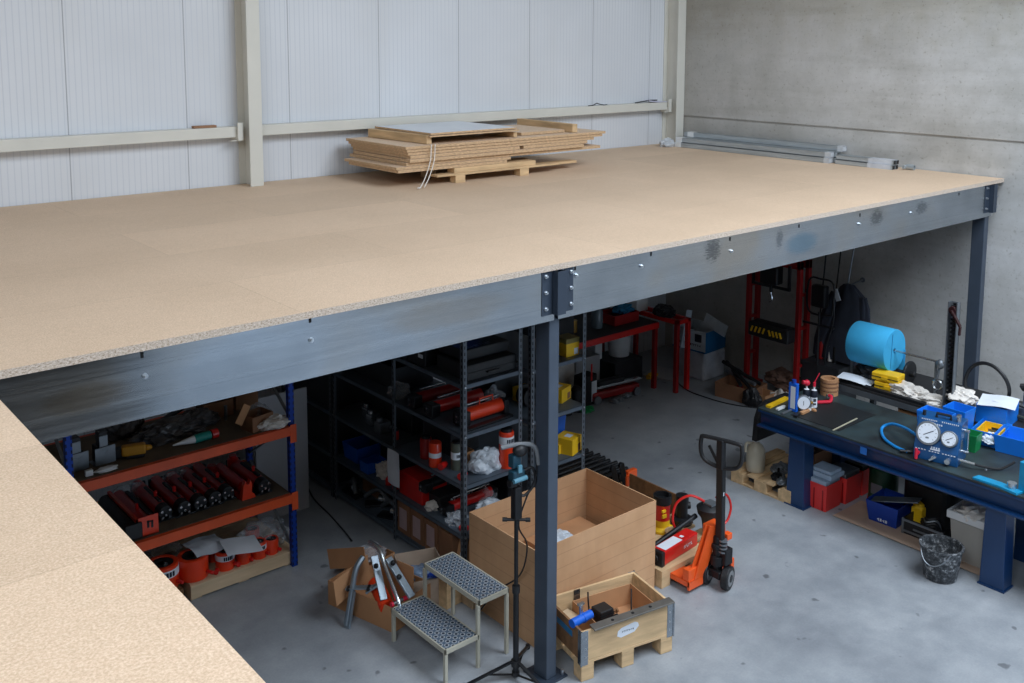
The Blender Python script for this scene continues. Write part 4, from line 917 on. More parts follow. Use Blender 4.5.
MB().cyl(zl(375, 582, .24), zl(387, 607, .16), .055, n=18).build('tube', M_ORR, t, smooth=True)
t = thing('steel_tool', 'steel handle with a red end beside the orange tube', 'handle', (3.80, 6.10, .08))
MB().cyl(zl(393, 604, .25), zl(403, 599, .25), .013).build('rod', M_SILVER, t); MB().cyl(zl(403, 599, .25), zl(408, 597, .25), .017).build('cap', M_PINK, t); MB().cyl(zl(391, 605, .25), zl(393, 604, .25), .017).build('cap', M_PINK, t)
MB().bar(zl(389, 578, .34), zl(396, 600, .25), .02, .01).build('lever', M_RED, t)
# second box of parts
t = thing('parts_box', 'faded open box of bagged parts behind the upper step', 'box', (4.21, 6.07, 0), rz=-.35)
MB().openbox(.34, .46, .22, .008).build('box', mat('faded_card', (176, 156, 138), .85, 0, .12, 6), t)
tag(MB().crumple((0, 0, 0), .12, (1.1, 1.2, .6), seed=91, amp=.5).build('parts_bag', mat('bluish_film', (120, 140, 165), .25, 0, .3, 20, .5, 30), loc=(4.21, 6.08, .06), smooth=True), 'clear bag of bluish parts inside the faded box', 'bag')
tag(MB().bx((-.1, -.05, 0), (.1, .05, .23)).bx((-.08, -.055, .02), (-.06, -.05, .2)).build('wooden_box', M_WOOD2, loc=(4.30, 5.80, 0), rz=.1, bevel=.003), 'small upright wooden box under the upper step', 'box')
tag(MB().box((0, 0, .12), (.14, .2, .24)).build('pale_box', M_WOOD, loc=(4.425, 5.72, 0), bevel=.003), 'pale wooden box beside the left side of the large carton', 'box')
tag(MB().crumple((0, 0, 0), .07, (1.6, .6, .3), seed=93).build('blue_bundle', M_DBLUE, loc=(4.23, 5.86, .232)), 'blue flat strap bundle under the upper step', 'bundle')

# ================================================================ TRIPOD WITH DEVICE
t = thing('tripod', 'black tripod stand in front of the middle post, floor-standing', 'tripod', (4.07, 4.78, 0))
MB().cyl((0, 0, .03), (0, 0, .66), .019, n=14).cyl((0, 0, .64), (0, 0, 1.16), .014, n=14).build('pole', M_BLKM, t, smooth=True)
MB().cyl((0, 0, .10), (0, 0, .14), .032).build('collar', M_BLACK, t); MB().cyl((0, 0, .62), (0, 0, .67), .026).build('collar', M_BLACK, t); MB().cyl((0, 0, .03), (0, 0, .06), .026).build('collar', M_BLACK, t)
for i in range(3):
    a = 2.72+i*2*PI/3; c, s = math.cos(a), math.sin(a)
    l = MB().bar((.03*c, .03*s, .13), (.36*c, .36*s, .015), .022, .012).build('leg', M_BLKM, t); MB().cyl((.355*c, .355*s, .0), (.355*c, .355*s, .03), .016, n=8).build('rubber_foot', M_BLACK, l)
    MB().bar((.025*c, .025*s, .04), (.2*c, .2*s, .07), .014, .006).build('brace', M_BLKM, t)
MB().cyl((-.07, .06, 1.13), (.07, -.06, 1.13), .010).cyl((-.07, .06, 1.13), (-.045, .04, 1.13), .014).cyl((.07, -.06, 1.13), (.045, -.04, 1.13), .014).build('crossbar', M_BLACK, t)
t = thing('tripod_device', 'black and teal measuring device with cables on top of the tripod', 'device', (4.07, 4.78, 1.13))
MB().box((0, 0, .12), (.06, .05, .22)).cyl((0, 0, .0), (0, 0, .04), .02).box((-.035, 0, .26), (.06, .05, .04)).build('bracket', M_BLKM, t, bevel=.006)
MB().box((0, 0, .31), (.10, .06, .07)).box((0, .02, .40), (.07, .06, .09)).build('head', mat('teal_dark_plastic', (26, 62, 78), .4), t, bevel=.01)
MB().cyl((-.05, -.03, .285), (.06, -.03, .285), .016).box((0, -.035, .36), (.03, .012, .05)).build('knob', mat('pale_teal', (90, 140, 160), .4), t)
MB().sph((.03, 0, .47), .055, (1, .8, .8), n=12).build('lens_housing', M_BLACK, t, smooth=True)
MB().tube([(-.09, .05, .50), (.03, .0, .51), (.12, -.04, .48), (.14, -.06, .36)], .015, n=10).build('grey_tube', mat('grey_hose', (120, 124, 128), .5), t, smooth=True)
MB().tube([(.05, 0, .32), (.12, -.02, .33), (.13, -.04, .24), (.06, -.02, .16), (.02, 0, .17)], .01, n=8).build('cable_loop', M_BLACK, t, smooth=True)
MB().tube([(.12, -.04, .46), (.13, -.05, .3), (.06, -.02, .12), (.02, .0, -.05), (.2, .12, -.3), (.29, .3, -.62), (.28, .55, -.85), (.25, .72, -1.08)], .006, n=6).build('hanging_cable', M_BLACK, t)

# ================================================================ PALLET TRUCK AND ITS PALLET
t = thing('pallet_truck', 'orange hand pallet truck with tall black handle, forks in pallet', 'pallet truck', (6.04, 4.66, 0))
ax = Vector((-.3, .954, 0))
for s in (-1, 1):
    c = ax*(s*.085)+Vector((0, 0, .092))
    wl = MB(); A = c-ax*.028; B = c+ax*.028; wl.cyl(tuple(A), tuple(B), .092, n=28).build('wheel', M_BLACK, t, smooth=True, bevel=.006)
    wt = t.children[-1]
    MB().cyl(tuple(A-ax*.002), tuple(B+ax*.002), .062, n=24).build('wheel_rim', mat('grey_rim', (120, 122, 124), .5), wt); MB().cyl(tuple(A-ax*.006), tuple(B+ax*.006), .028, n=16).build('hub', M_BLKM, wt)
MB().cyl((0, 0, .1), (0, 0, .42), .04, n=16).cyl((0, 0, .18), (0, 0, .26), .058).cyl((0, 0, .32), (0, 0, .36), .055).box((.03, -.04, .26), (.09, .1, .13)).box((-.02, .0, .12), (.08, .14, .06)).build('hydraulic_unit', M_BLKM, t, bevel=.008)
for z in (.30, .33, .36, .39): MB().cyl((-.0, -.05, z), (0, -.05, z+.012), .034, n=14).build('spring_coil', M_STEEL, t)
tilt = Vector((-.06, -.03, 0))
MB().bar((0, -.02, .34), (-.055, -.05, 1.06), .065, .045, (1, 0, 0)).build('handle_tube', M_BLACK, t, bevel=.008)
HL = Vector((-.06, -.05, 0)); ax2 = Vector((-.25, .968, 0))
def hp(u, z): return tuple(HL+ax2*u+Vector((0, 0, z)))
MB().tube([hp(0, 1.0), hp(-.12, 1.03), hp(-.165, 1.09), hp(-.165, 1.20), hp(-.13, 1.225), hp(.13, 1.225), hp(.165, 1.20), hp(.165, 1.09), hp(.12, 1.03), hp(0, 1.0)], .016, n=10, sub=4).build('handle_loop', M_BLACK, t, smooth=True)
MB().bar(hp(0, 1.0), hp(0, 1.23), .06, .05, (1, 0, 0)).build('control_head', M_BLACK, t, bevel=.008)
d = Vector((-.968, -.25, 0)); 
n_ = Vector((-.7, -.7, 0)).normalized()
MB().box((-.062-.0, -.0775, 1.145), (.036, .002, .085)).build('label', M_PAPER, t)
mark('m', -.055, -.035, .78, 1, .03, t, M_PAPER, -.0745, 2)
b = MB()
for i in range(6): b.bx((-.047-.004*i/6, -.0655-.0012*i, .70+i*.026), (-.030-.004*i/6, -.0635-.0012*i, .718+i*.026))
b.build('lettering', M_PAPER, t)
MB().bar(hp(.02, 1.03), hp(.10, 1.16), .012, .02).build('release_lever', M_BLACK, t)
M_TRUCK = M_ORANGE
for s in (-1, 1):
    x = s*.19
    MB().bx((x-.085, .05, .055), (x+.085, 1.18, .062)).bx((x-.085, .05, .055), (x-.078, 1.18, .10)).bx((x+.078, .05, .055), (x+.085, 1.18, .10)).bx((x-.085, .05, .093), (x+.085, 1.18, .10)).bx((x-.085, .05, .03), (x+.085, .07, .10)).build('fork', M_TRUCK, t, bevel=.004)
    b = MB(); b.bar((x, .09, .09), (s*.045, .045, .50), .012, .12, (1, 0, 0)); b.bar((x-s*.04, .06, .08), (s*.03, .015, .5), .12, .014, (0, 1, 0)); b.build('yoke_plate', M_TRUCK, t, bevel=.003)
MB().bx((-.27, .06, .09), (.27, .12, .19)).bx((-.07, .03, .42), (.07, .1, .5)).build('crossbeam', M_TRUCK, t, bevel=.006)
MB().bx((.11, -.05, .1), (.15, .04, .2)).build('side_lug', M_TRUCK, t, bevel=.004); MB().bx((.04, -.06, .38), (.10, -.01, .43)).build('side_lug', M_TRUCK, t, bevel=.004)

def pallet(name, lb, loc, W, D, rz=0, h=.144, m=None, nb=5, nby=3):
    m = m or M_WOOD2; t = thing(name, lb, 'pallet', loc, rz); b = MB()
    for x in (0, W/2-.05, W-.1):
        for y in (0, D/2-.07, D-.14): MB().bx((x, y, .02), (x+.1, y+.14, h-.044)).build('block', m, t, bevel=.003)
        b.bx((x, 0, 0), (x+.1, D, .02))
    for y in (0, D/2-.07, D-.14): b.bx((0, y, h-.044), (W, y+.14, h-.022))
    b.build('stringer', m, t, bevel=.002)
    n = max(3, int(D/.14)); MBt = MB()
    for i in range(n): y = i*(D-.1)/(n-1); MBt.bx((0, y, h-.022), (W, y+.1, h))
    MBt.build('top_boards', m, t, bevel=.002); return t
pallet('euro_pallet', 'wooden pallet on the truck forks carrying a red cylinder', (5.665, 4.90, 0), .80, 1.1)
PT = .145
# things on it
a, c = Z(657, 565, PT+.07), Z(690, 541, PT+.07)
t = thing('red_cylinder', 'long red box-shaped hydraulic cylinder with white label on pallet', 'hydraulic cylinder', (5.70, 5.00, PT), rz=.10)
MB().bx((.03, -.06, 0), (.50, .06, .115)).build('body', M_RED, t, bevel=.012)
MB().bx((0, -.064, 0), (.04, .064, .12)).cyl((-.012, 0, .06), (0, 0, .06), .028).build('end_cap', M_BLACK, t, bevel=.006)
MB().bx((.07, -.045, .115), (.30, .045, .1165)).build('label', M_PAPER, t); MB().bx((.33, -.02, .115), (.36, .01, .1165)).build('label', M_PAPER, t)
mark('m', .30, .42, .045, 6, .028, t, M_PAPER, -.0605, 4)
t = thing('black_lever', 'long black steel lever bar lying behind the red cylinder', 'lever', (5.84, 5.15, PT))
e = Z(716, 530, .40)-Vector((5.86, 5.20, PT))
MB().cyl((0, 0, .05), (.50, -.02, .16), .022, n=12).cyl((-.03, 0, .045), (.02, 0, .05), .034).sph((-.03, 0, .045), .03, n=10).build('bar', M_BLKM, t, smooth=True)
t = thing('screw_jack', 'red and yellow jack with black top beside the large carton', 'jack', (6.18, 5.36, PT))
MB().lathe([(0, 0), (.10, 0), (.10, .02), (.066, .04), (.066, .10)], n=20).build('base', M_YEL, t, smooth=True)
MB().lathe([(.066, .10), (.066, .14), (.07, .24), (.075, .25), (0, .25)], n=20).build('body', M_RED, t, smooth=True)
MB().lathe([(.076, .24), (.078, .25), (.078, .31), (.06, .31), (.06, .27), (0, .27)], n=20).build('top_cup', M_BLKM, t, smooth=True)
MB().bx((-.066, -.069, .14), (-.02, -.055, .17)).bx((-.07, -.07, .19), (-.03, -.055, .21)).build('yellow_label', M_YEL, t)
t = thing('black_cylinder', 'upright black steel cylinder with shiny ring on the pallet', 'cylinder', (6.40, 5.33, PT))
MB().lathe([(0, 0), (.09, 0), (.09, .05), (.05, .06), (.05, .19), (.056, .19), (.056, .25), (.04, .25), (0, .24)], n=20).build('body', M_BLKM, t, smooth=True); MB().cyl((.06, .0, .14), (.085, -.02, .14), .03).build('port', M_BLACK, t)
t = thing('tape_roll', 'roll of brown packing tape lying on the pallet', 'tape', (6.16, 5.21, PT))
MB().lathe([(.055, 0), (.075, 0), (.075, .055), (.055, .055), (.055, 0)], n=24).build('tape', mat('tape_tan', (176, 150, 116), .5), t, smooth=True)
for i, (x, y, r, m, lb) in enumerate([(6.16, 5.56, .05, M_BLKM, 'dark part between jack and black cylinder'), (5.72, 5.18, .045, M_PAPER, 'small white crumpled piece beside the large carton')]):
    tag(MB().crumple((0, 0, 0), r, (1, 1, .8), seed=i+7).build('small_part', m, loc=(x, y, PT)), lb, 'part')
t = thing('hose_pump', 'round dark pump head with looping red hose behind the truck', 'pump', (6.42, 5.05, PT))
MB().lathe([(0, 0), (.05, 0), (.06, .10), (.07, .15), (.10, .19), (.11, .24), (.05, .28), (0, .28)], n=20).build('head', M_BLACK, t, smooth=True)
MB().bx((-.05, -.06, .275), (.04, .03, .29)).build('badge', M_STEEL, t)
MB().tube([(-.05, .02, .30), (-.16, .08, .36), (-.26, .14, .30), (-.30, .14, .16), (-.26, .1, .03)], .011, n=8).build('red_hose', M_RED, t, smooth=True)
MB().tube([(.08, .0, .30), (.19, -.02, .30), (.22, -.05, .2), (.17, -.06, .10), (.1, -.05, .06)], .010, n=8).build('red_hose', M_RED, t, smooth=True)
MB().cyl((-.20, .10, .12), (-.14, .07, .14), .022).build('coupler', M_BLKM, t)
# rear pallet with black rods
tag(MB().ob((0, 0, .14), (.012, .62, .28)).build('plywood_side', M_WOODD, loc=(6.56, 5.72+.06, 0)), 'brown plywood piece standing upright behind the large carton', 'board')
pallet('euro_pallet', 'wooden pallet carrying black rods behind the large carton', (5.98, 6.16, 0), .72, .92)
GR = 'black steel rods on the rear pallet'
rod0 = None
for i in range(11):
    y = 6.24+i*.077; lb = 'black steel rod on the rear pallet beneath the slate shelving'
    if rod0 is None:
        rod0 = MB().cyl((0, 0, 0), (.68, 0, 0), .020, n=10).cyl((.0, 0, 0), (.04, 0, 0), .026, n=10).build('steel_rod', M_BLKM, smooth=True); tag(rod0, lb, 'rod', GR); o = rod0
    else: o = dup(rod0, (0, 0, 0), label=lb)
    o.location = (6.0+(i % 3)*.01, y, PT+.1)
for x, lb in ((6.08, 'black support bar under the rods, left one'), (6.56, 'black support bar under the rods, right one')):
    tag(MB().bx((0, 0, 0), (.05, .84, .074)).build('support_bar', M_BLACK, loc=(x, 6.22, PT), bevel=.003), lb, 'bar')
t = thing('orange_clamp', 'orange clamp piece at the near end of the black rods', 'clamp', (6.62, 6.15, PT)); MB().box((.02, 0, .09), (.12, .05, .08)).box((-.05, -.02, .05), (.06, .05, .1)).build('body', M_ORANGE, t, bevel=.006)
for i, x in enumerate((6.44, 6.55)):
    tag(MB().bar((0, 0, .0), (-.03, .03, .22), .025, .05).cyl((-.03, .02, .2), (-.03, .05, .2), .03, n=10).build('dark_lever', M_BLKM, loc=(x, 6.13, PT), bevel=.003), ('dark upright lever at the near end of the rods, left', 'dark upright lever at the near end of the rods, right')[i], 'lever')
# cables on the floor
def cable(pts, lb, r=.007, m=None, z=.008):
    P = [Z(x, y, z) for x, y in pts]; o0 = P[0]
    return tag(MB().tube([tuple(p-o0) for p in P], r, n=6).build('floor_cable', m or M_BLACK, loc=tuple(o0), smooth=True), lb, 'cable')
cable([(302, 470), (312, 496), (330, 515), (345, 532), (352, 541)], 'black cable on the floor between grey board and cartons')
cable([(664, 368), (684, 388), (705, 397), (730, 404), (760, 408), (785, 406)], 'black cable on the floor right of the red table leg')
# ================================================================ BLUE WORKBENCH ALONG THE RIGHT WALL
ZB = .85
M_BENCH = mat('dark_navy_enamel', (16, 54, 98), .35, .1, .1, 4, coat=.3)
M_TOP = mat('dark_green_lino', (46, 60, 62), .5, 0, .3, 4, dirt=(30, 32, 34))
t = thing('workbench', 'long dark blue heavy workbench with dark green top, right side', 'workbench', (7.6, 2.0, 0)); BL = 3.45
MB().bx((.0, 0, .832), (.92, BL, ZB)).build('top', M_TOP, t, bevel=.003)
b = MB().bx((0, 0, .812), (.92, BL, .832)).bx((.05, 0, .69), (.06, BL, .812)).bx((-.012, 0, .672), (.06, BL, .690)).bx((.86, 0, .672), (.92, BL, .812)); b.build('front_beam', M_BENCH, t, bevel=.003)
b = MB().bx((.06, BL-.012, .69), (.86, BL, .81)); b.build('end_plate', M_BENCH, t)
for y0 in (1.17, 2.97):
    MB().box((.14, y0+.09, .335), (.15, .19, .67), taper=(1.0, .84)).build('leg', M_BENCH, t, bevel=.004); MB().bx((.055, y0-.015, 0), (.225, y0+.195, .012)).build('foot_plate', M_BENCH, t)
    MB().bx((.66, y0, 0), (.86, y0+.18, .672)).build('leg', M_BENCH, t, bevel=.004)
MB().bx((-.004, 2.33, .752), (.0, 2.39, .812)).build('blue_mark', mat('brighter_blue', (30, 100, 180), .5), t)
tag(MB().prism([(-.02, 0), (.5, 0), (.5, .36), (.16, .36), (.05, .32), (0, .22)], .05, Matrix.Translation((0, .0, .0)) @ rot(PI/2)).build('black_curved_plate', M_BLACK, loc=(7.72, 5.58, .46), bevel=.004), 'black round-cornered plate hanging at the far end of the workbench', 'plate')
def on(px, py, z=ZB): p = Z(px, py, z); return Vector((p.x, p.y, z))
# small stuff, far end
t = thing('dark_mat', 'black mat lying across the far end of the workbench top', 'mat', on(833, 415)); MB().bx((-.3, -.25, 0), (.3, .25, .004)).build('mat', mat('black_mat', (24, 26, 28), .6, 0, .2, 12), t)
p = on(793, 411); t = thing('glue_tube', 'blue and white tube standing upright at the bench far end', 'tube', p)
MB().bx((-.018, -.045, 0), (.018, .045, .27)).build('body', M_BLUE, t, bevel=.006); MB().bx((-.019, -.03, .03), (-.017, .02, .24)).build('label', M_PAPER, t); MB().cyl((0, 0, .27), (0, 0, .30), .02).build('cap', M_DBLUE, t)
a, c = on(768, 408), on(787, 399); d = c-a
for i in range(1): tag(MB().bar((0, 0, .012), tuple(d+Vector((0, 0, .012))), .05, .02).build('yellow_rule', M_YEL, loc=tuple(a)), 'yellow folding rule at the far corner of the bench', 'rule')
p = on(803, 412); t = thing('round_gauge', 'small round white pressure gauge standing beside the spray cans', 'gauge', p, rz=-.7)
MB().cyl((0, -.012, .09), (0, .03, .09), .068, n=24).build('case', M_STEEL, t, smooth=True, bevel=.003); MB().cyl((0, -.016, .09), (0, -.012, .09), .058, n=24).build('dial', M_PAPER, t); MB().bx((-.004, -.018, .07), (.0, -.016, .11)).build('needle', M_INK, t)
MB().cyl((0, 0, 0), (0, 0, .03), .014).cyl((.03, .01, .1), (.09, .02, .08), .014).build('fitting', M_BRASS, t)
def can_spray(px, py, lb, straw):
    t = thing('spray_can', lb, 'spray can', on(px, py))
    MB().lathe([(0, 0), (.032, 0), (.032, .145), (.024, .165), (.012, .17), (0, .17)], n=18).build('can', M_PAPER, t, smooth=True)
    MB().lathe([(.0325, .10), (.0328, .10), (.0328, .145), (.025, .165)], n=18).build('blue_band', M_INK, t, smooth=True)
    b = MB()
    for k, (z, h) in enumerate(((.112, .02), (.06, .035), (.03, .02))):
        for j in range(3): a = -2.55+j*.28; b.ob((.0328*math.cos(a), .0328*math.sin(a), z+h/2), (.002, .008, h*.8), rz=a)
    b.build('lettering', M_INK, t)
    MB().cyl((0, 0, .17), (0, 0, .20), .009, n=10).build('valve', M_WHITE, t)
    if straw: MB().cyl((0, 0, .20), (.0, 0, .24), .013, n=10).cyl((0, 0, .24), (.03, -.03, .33), .005, n=6).build('nozzle_straw', M_PINK, t)
    else: MB().sph((0, 0, .225), .03, n=12).cyl((-.04, .02, .235), (0, 0, .23), .02, n=10).build('trigger_cap', M_PINK, t, smooth=True)
can_spray(806, 406, 'white and blue spray can with a round red cap, left of two', False)
can_spray(813.5, 407, 'white and blue spray can with an upright red straw, right of two', True)
p = on(824, 404); t = thing('red_clamp', 'red bent handle tool lying right of the spray cans', 'tool', p, rz=-.6)
MB().tube([(-.12, 0, .02), (0, 0, .02), (.06, .0, .025), (.09, .05, .05), (.08, .08, .05)], .016, n=8).build('handle', M_PINK, t, smooth=True); MB().bx((.06, .07, .03), (.12, .10, .06)).build('jaw', M_SILVER, t)
p = on(829, 394); t = thing('spool', 'brown round cardboard spool standing at the back of the bench', 'spool', p)
MB().lathe([(0, 0), (.085, 0), (.085, .16), (.05, .16), (.05, .02), (0, .02)], n=22).build('core', M_CARD, t, smooth=True)
for z in (.04, .08, .12): MB().lathe([(.0855, z), (.088, z+.01), (.0855, z+.02)], n=22).build('band', M_CARDD, t)
rnd = random.Random(5)
tools = [((782, 415), (808, 404), M_STEEL, 'thin steel tool lying in front of the small gauge', .014), ((795, 418), (812, 403), M_BLKM, 'black tool lying diagonally in front of the gauge', .02), ((800, 412), (815, 402), M_YEL, 'yellow marker lying in front of the spray cans', .014),
         ((777, 411), (784, 408), M_WHITE, 'small white piece at the far bench corner', .02), ((801, 415), (808, 412), M_CARD, 'tan wooden piece on the bench, left one', .022), ((806, 412), (812, 410), M_WHITE, 'white piece on the bench between tan pieces', .02), ((810, 410), (815, 412), M_CARD, 'tan wooden piece on the bench, right one', .02)]
for i, (a, c, m, lb, r) in enumerate(tools):
    A, B = on(*a), on(*c); d = B-A; tag(MB().bar((0, 0, r/2+.005), tuple(d+Vector((0, 0, r/2+.005))), r*1.6, r).sph(tuple(d+Vector((0, 0, r*.7))), r*.8, n=8).build('hand_tool', m, loc=tuple(A), bevel=.002), lb, 'tool')
A, B = on(833, 431), on(857, 419); tag(MB().bar((0, 0, .006), tuple(B-A+Vector((0, 0, .006))), .014, .006).build('steel_ruler', mat('bright_rule', (214, 208, 180), .4, .4), loc=tuple(A)), 'thin pale steel ruler lying across the workbench', 'ruler')
# pressure test box
P0 = on(957, 468); e = on(913, 457); dv = (e-P0); LBX = dv.length; rz = math.atan2(dv.y, dv.x)-PI/2
t = thing('pressure_test_box', 'blue pressure test box with two round white gauges on bench', 'test box', tuple(P0), rz=rz)
# local: +y runs away along the front edge, +x is depth, front face at x=0 leaning back
M_BOX = mat('hammer_blue_enamel', (18, 84, 142), .35, .2, .08, 10, coat=.3)
H = .33; HS = .10; S = .085; Dp = .27
b = MB(); b.prism([(0, 0), (Dp, 0), (Dp, H), (S, H), (0, HS)], LBX, Matrix(((1, 0, 0, 0), (0, 0, 1, 0), (0, 1, 0, 0), (0, 0, 0, 1)))); b.build('housing', M_BOX, t, bevel=.006)
ang = math.atan2(S, H-HS)
def face(y, u):   # point on the slanted face, u metres up it
    return Vector((u*math.sin(ang), y, HS+u*math.cos(ang)))
nrm = Vector((-math.cos(ang), 0, math.sin(ang)))
def gauge(y, u, r):
    c = face(y, u); g_ = MB().cyl(tuple(c), tuple(c+nrm*.035), r*1.18, n=32); rim = g_.build('gauge_rim', M_STEEL, t, smooth=True, bevel=.004)
    MB().cyl(tuple(c+nrm*.034), tuple(c+nrm*.038), r*.96, n=32).build('dial', M_PAPER, rim)
    k = MB(); yv = Vector((0, -1, 0)); zv = Vector((math.sin(ang), 0, math.cos(ang)))
    for i in range(11):
        a = math.radians(-45+i*27); d = yv*math.cos(a)+zv*math.sin(a); k.bar(tuple(c+nrm*.0385+d*r*.72), tuple(c+nrm*.0385+d*r*.86), r*.03, .0012, tuple(nrm))
    k.build('scale_marks', M_INK, rim)
    d = (yv*math.cos(.55)+zv*math.sin(.55)); MB().bar(tuple(c+nrm*.040-d*r*.45), tuple(c+nrm*.040+d*r*.6), r*.06, .002, tuple(nrm)).build('needle', M_INK, rim)
    MB().bar(tuple(c+nrm*.0385-zv*r*.45-yv*r*.15), tuple(c+nrm*.0385-zv*r*.45+yv*r*.15), .012, .001, tuple(nrm)).build('dial_text', M_STEEL, rim)
gauge(LBX*.70, .125, .082); gauge(LBX*.22, .115, .056)
def strokes(y0, y1, u, n, h):
    k = MB()
    for i in range(n):
        y = y0+(y1-y0)*(i+.5)/n; c = face(y, u)+nrm*.001; k.box(tuple(c), (.002, abs(y1-y0)/n*.6, h))
    k.build('lettering', M_PAPER, t)
strokes(LBX*.92, LBX*.55, .232, 9, .010); strokes(LBX*.46, LBX*.06, .235, 9, .010); strokes(LBX*.56, LBX*.42, .205, 3, .016); strokes(LBX*.62, LBX*.40, .018, 4, .018)
MB().bx((-.002, LBX*.40, HS+.012), (-.0, LBX*.62, HS+.0)).build('name_plate', M_PAPER, t)
def low(y, z, n, w_):
    k = MB()
    for i in range(n): k.box((-.001, y-w_/2+w_*(i+.5)/n, z), (.002, w_/n*.6, .008))
    k.build('lettering', M_PAPER, t)
low(LBX*.84, .088, 4, .09); low(LBX*.53, .086, 4, .09); low(LBX*.20, .088, 5, .11)
MB().cyl((0, LBX*.88, .055), (-.03, LBX*.88, .055), .014).cyl((-.04, LBX*.90, .01), (-.04, LBX*.90, .095), .013, n=10).build('red_lever', M_PINK, t, smooth=True)
MB().cyl((0, LBX*.53, .05), (-.04, LBX*.53, .05), .012).bar((-.04, LBX*.45, .065), (-.04, LBX*.60, .025), .014).build('silver_lever', M_SILVER, t)
MB().cyl((0, LBX*.20, .045), (-.045, LBX*.20, .045), .022, n=14).build('silver_knob', M_SILVER, t, smooth=True)
MB().tube([(S+.06, LBX*.62, H), (S+.06, LBX*.62, H+.035), (S+.06, LBX*.30, H+.035), (S+.06, LBX*.30, H)], .012, n=8, smooth=False).build('carry_handle', M_BLACK, t)
MB().cyl((S+.05, LBX*.9, H), (S+.05, LBX*.9, H+.04), .014).build('black_plug', M_BLACK, t); MB().cyl((S+.06, LBX*.12, H), (S+.06, LBX*.12, H+.045), .018).box((S+.06, LBX*.12, H+.05), (.05, .03, .014)).build('top_fitting', M_SILVER, t)
MB().cyl((.17, -.03, .08), (.17, -.03, .26), .008, n=8).cyl((.17, 0, .26), (.17, -.04, .26), .014).cyl((.17, 0, .08), (.17, -.04, .08), .014).bx((.08, -.002, .10), (.13, 0, .2)).build('side_sight_tube', M_SILVER, t)
MB().cyl((.05, 0, .05), (.05, -.12, .045), .014, n=10).build('outlet_fitting', M_SILVER, t)
A = on(955, 470); 
h0 = Vector((P0.x, P0.y, ZB))
Mr = Matrix.Translation(P0) @ rot(0, 0, rz)
o1 = Mr @ Vector((.05, -.12, .045)); e1 = on(1015, 462, .93)
pts = [o1, o1.lerp(e1, .3)+Vector((0, 0, -.03)), o1.lerp(e1, .65)+Vector((0, 0, -.05)), e1]
tag(MB().tube([tuple(p-o1) for p in pts], .010, n=8).build('black_hose', M_BLACK, loc=tuple(o1), smooth=True), 'black hose running right from the pressure box fitting', 'hose')
o2 = Mr @ Vector((.06, LBX+.0, .17)); pts = [o2, on(905, 428, .98), on(892, 424, .93), on(882, 428, .88), on(884, 438, .87), on(896, 447, .87), on(908, 452, .87)]
tag(MB().tube([tuple(p-o2) for p in pts], .013, n=8).build('blue_hose', mat('light_blue_hose', (34, 140, 214), .35), loc=tuple(o2), smooth=True), 'light blue hose looping left of the pressure box', 'hose')
q = on(905, 451, ZB+.02); tag(MB().cyl((0, 0, 0), (.07, -.10, 0), .014, n=10).cyl((.03, -.045, 0), (.05, -.07, 0), .02, n=10).build('hose_coupling', M_BLKM, loc=(q.x-.03, q.y+.03, ZB+.022)), 'black coupling at the end of the blue hose', 'coupling')
# containers right of the box
def tub(px, py, w_, d_, h_, m, lb, rz=0, z=ZB, cat='bin', taper=.86):
    t = thing('storage_bin', lb, cat, on(px, py, z), rz); MB().openbox(w_, d_, h_, .006, taper=taper).build('tub', m, t, bevel=.004); return t
tub(969, 449, .14, .16, .15, M_GREEN, 'green plastic bin right behind the pressure test box', .1)
M_BRB = mat('bright_blue_plastic', (22, 122, 226), .4, 0, .05, 6)
t = tub(991, 441, .34, .24, .13, M_BRB, 'bright blue open bin with yellow inner tray on the bench', .15); MB().openbox(.26, .18, .10, .01).build('yellow_tray', M_YEL, t, loc=(0, 0, .02))
tag(MB().crumple((0, 0, 0), .08, (1, 1, .5), seed=14, amp=.5).build('screws_bag', M_PAPER, loc=tuple(on(991, 441, ZB+.05)), smooth=True), 'bag of small parts in the yellow inner tray', 'bag')
tub(1014, 450, .3, .26, .15, M_BRB, 'bright blue bin at the right frame edge on the bench', .15)
ZT = .93
t = thing('wall_table', 'dark steel table behind the workbench along the concrete wall', 'table', (8.60, 2.2, 0))
MB().bx((0, 0, ZT-.02), (.85, 3.15, ZT)).build('top', mat('dark_table_top', (44, 44, 46), .5, .2, .2, 6), t)
MB().bx((-.004, 0, ZT-.075), (.03, 3.15, ZT-.02)).bx((.80, 0, ZT-.075), (.85, 3.15, ZT-.02)).build('edge_rail', mat('grey_rail', (92, 98, 104), .45, .3), t)
for x in (.0, .78):
    for y in (.02, 3.09): MB().bx((x, y, 0), (x+.05, y+.05, ZT-.02)).build('leg', mat('grey_rail', (0, 0, 0)), t)
def tb(px, py): return on(px, py, ZT)
p = tb(998, 428); t = thing('storage_bin', 'bright blue bin with printed paper on top by the wall', 'bin', (8.78, 3.78, ZT), .1); MB().openbox(.30, .26, .17, .006).build('tub', M_BRB, t, bevel=.004)
tag(MB().sheet(.34, .30, rot(0, 0, .3), .006, seed=9).bx((-.05, -.05, .018), (.02, .03, .0195)).build('printed_sheet', M_PAPER, loc=(8.77, 3.77, ZT+.172)), 'printed white sheet lying on the bright blue bin', 'paper')
tub(935, 434, .18, .26, .20, M_BRB, 'bright blue bin left of the tall steel rack', 0, ZT); t = tub(958, 429, .2, .2, .2, M_BRB, 'bright blue bin right of the tall steel rack', 0, ZT)
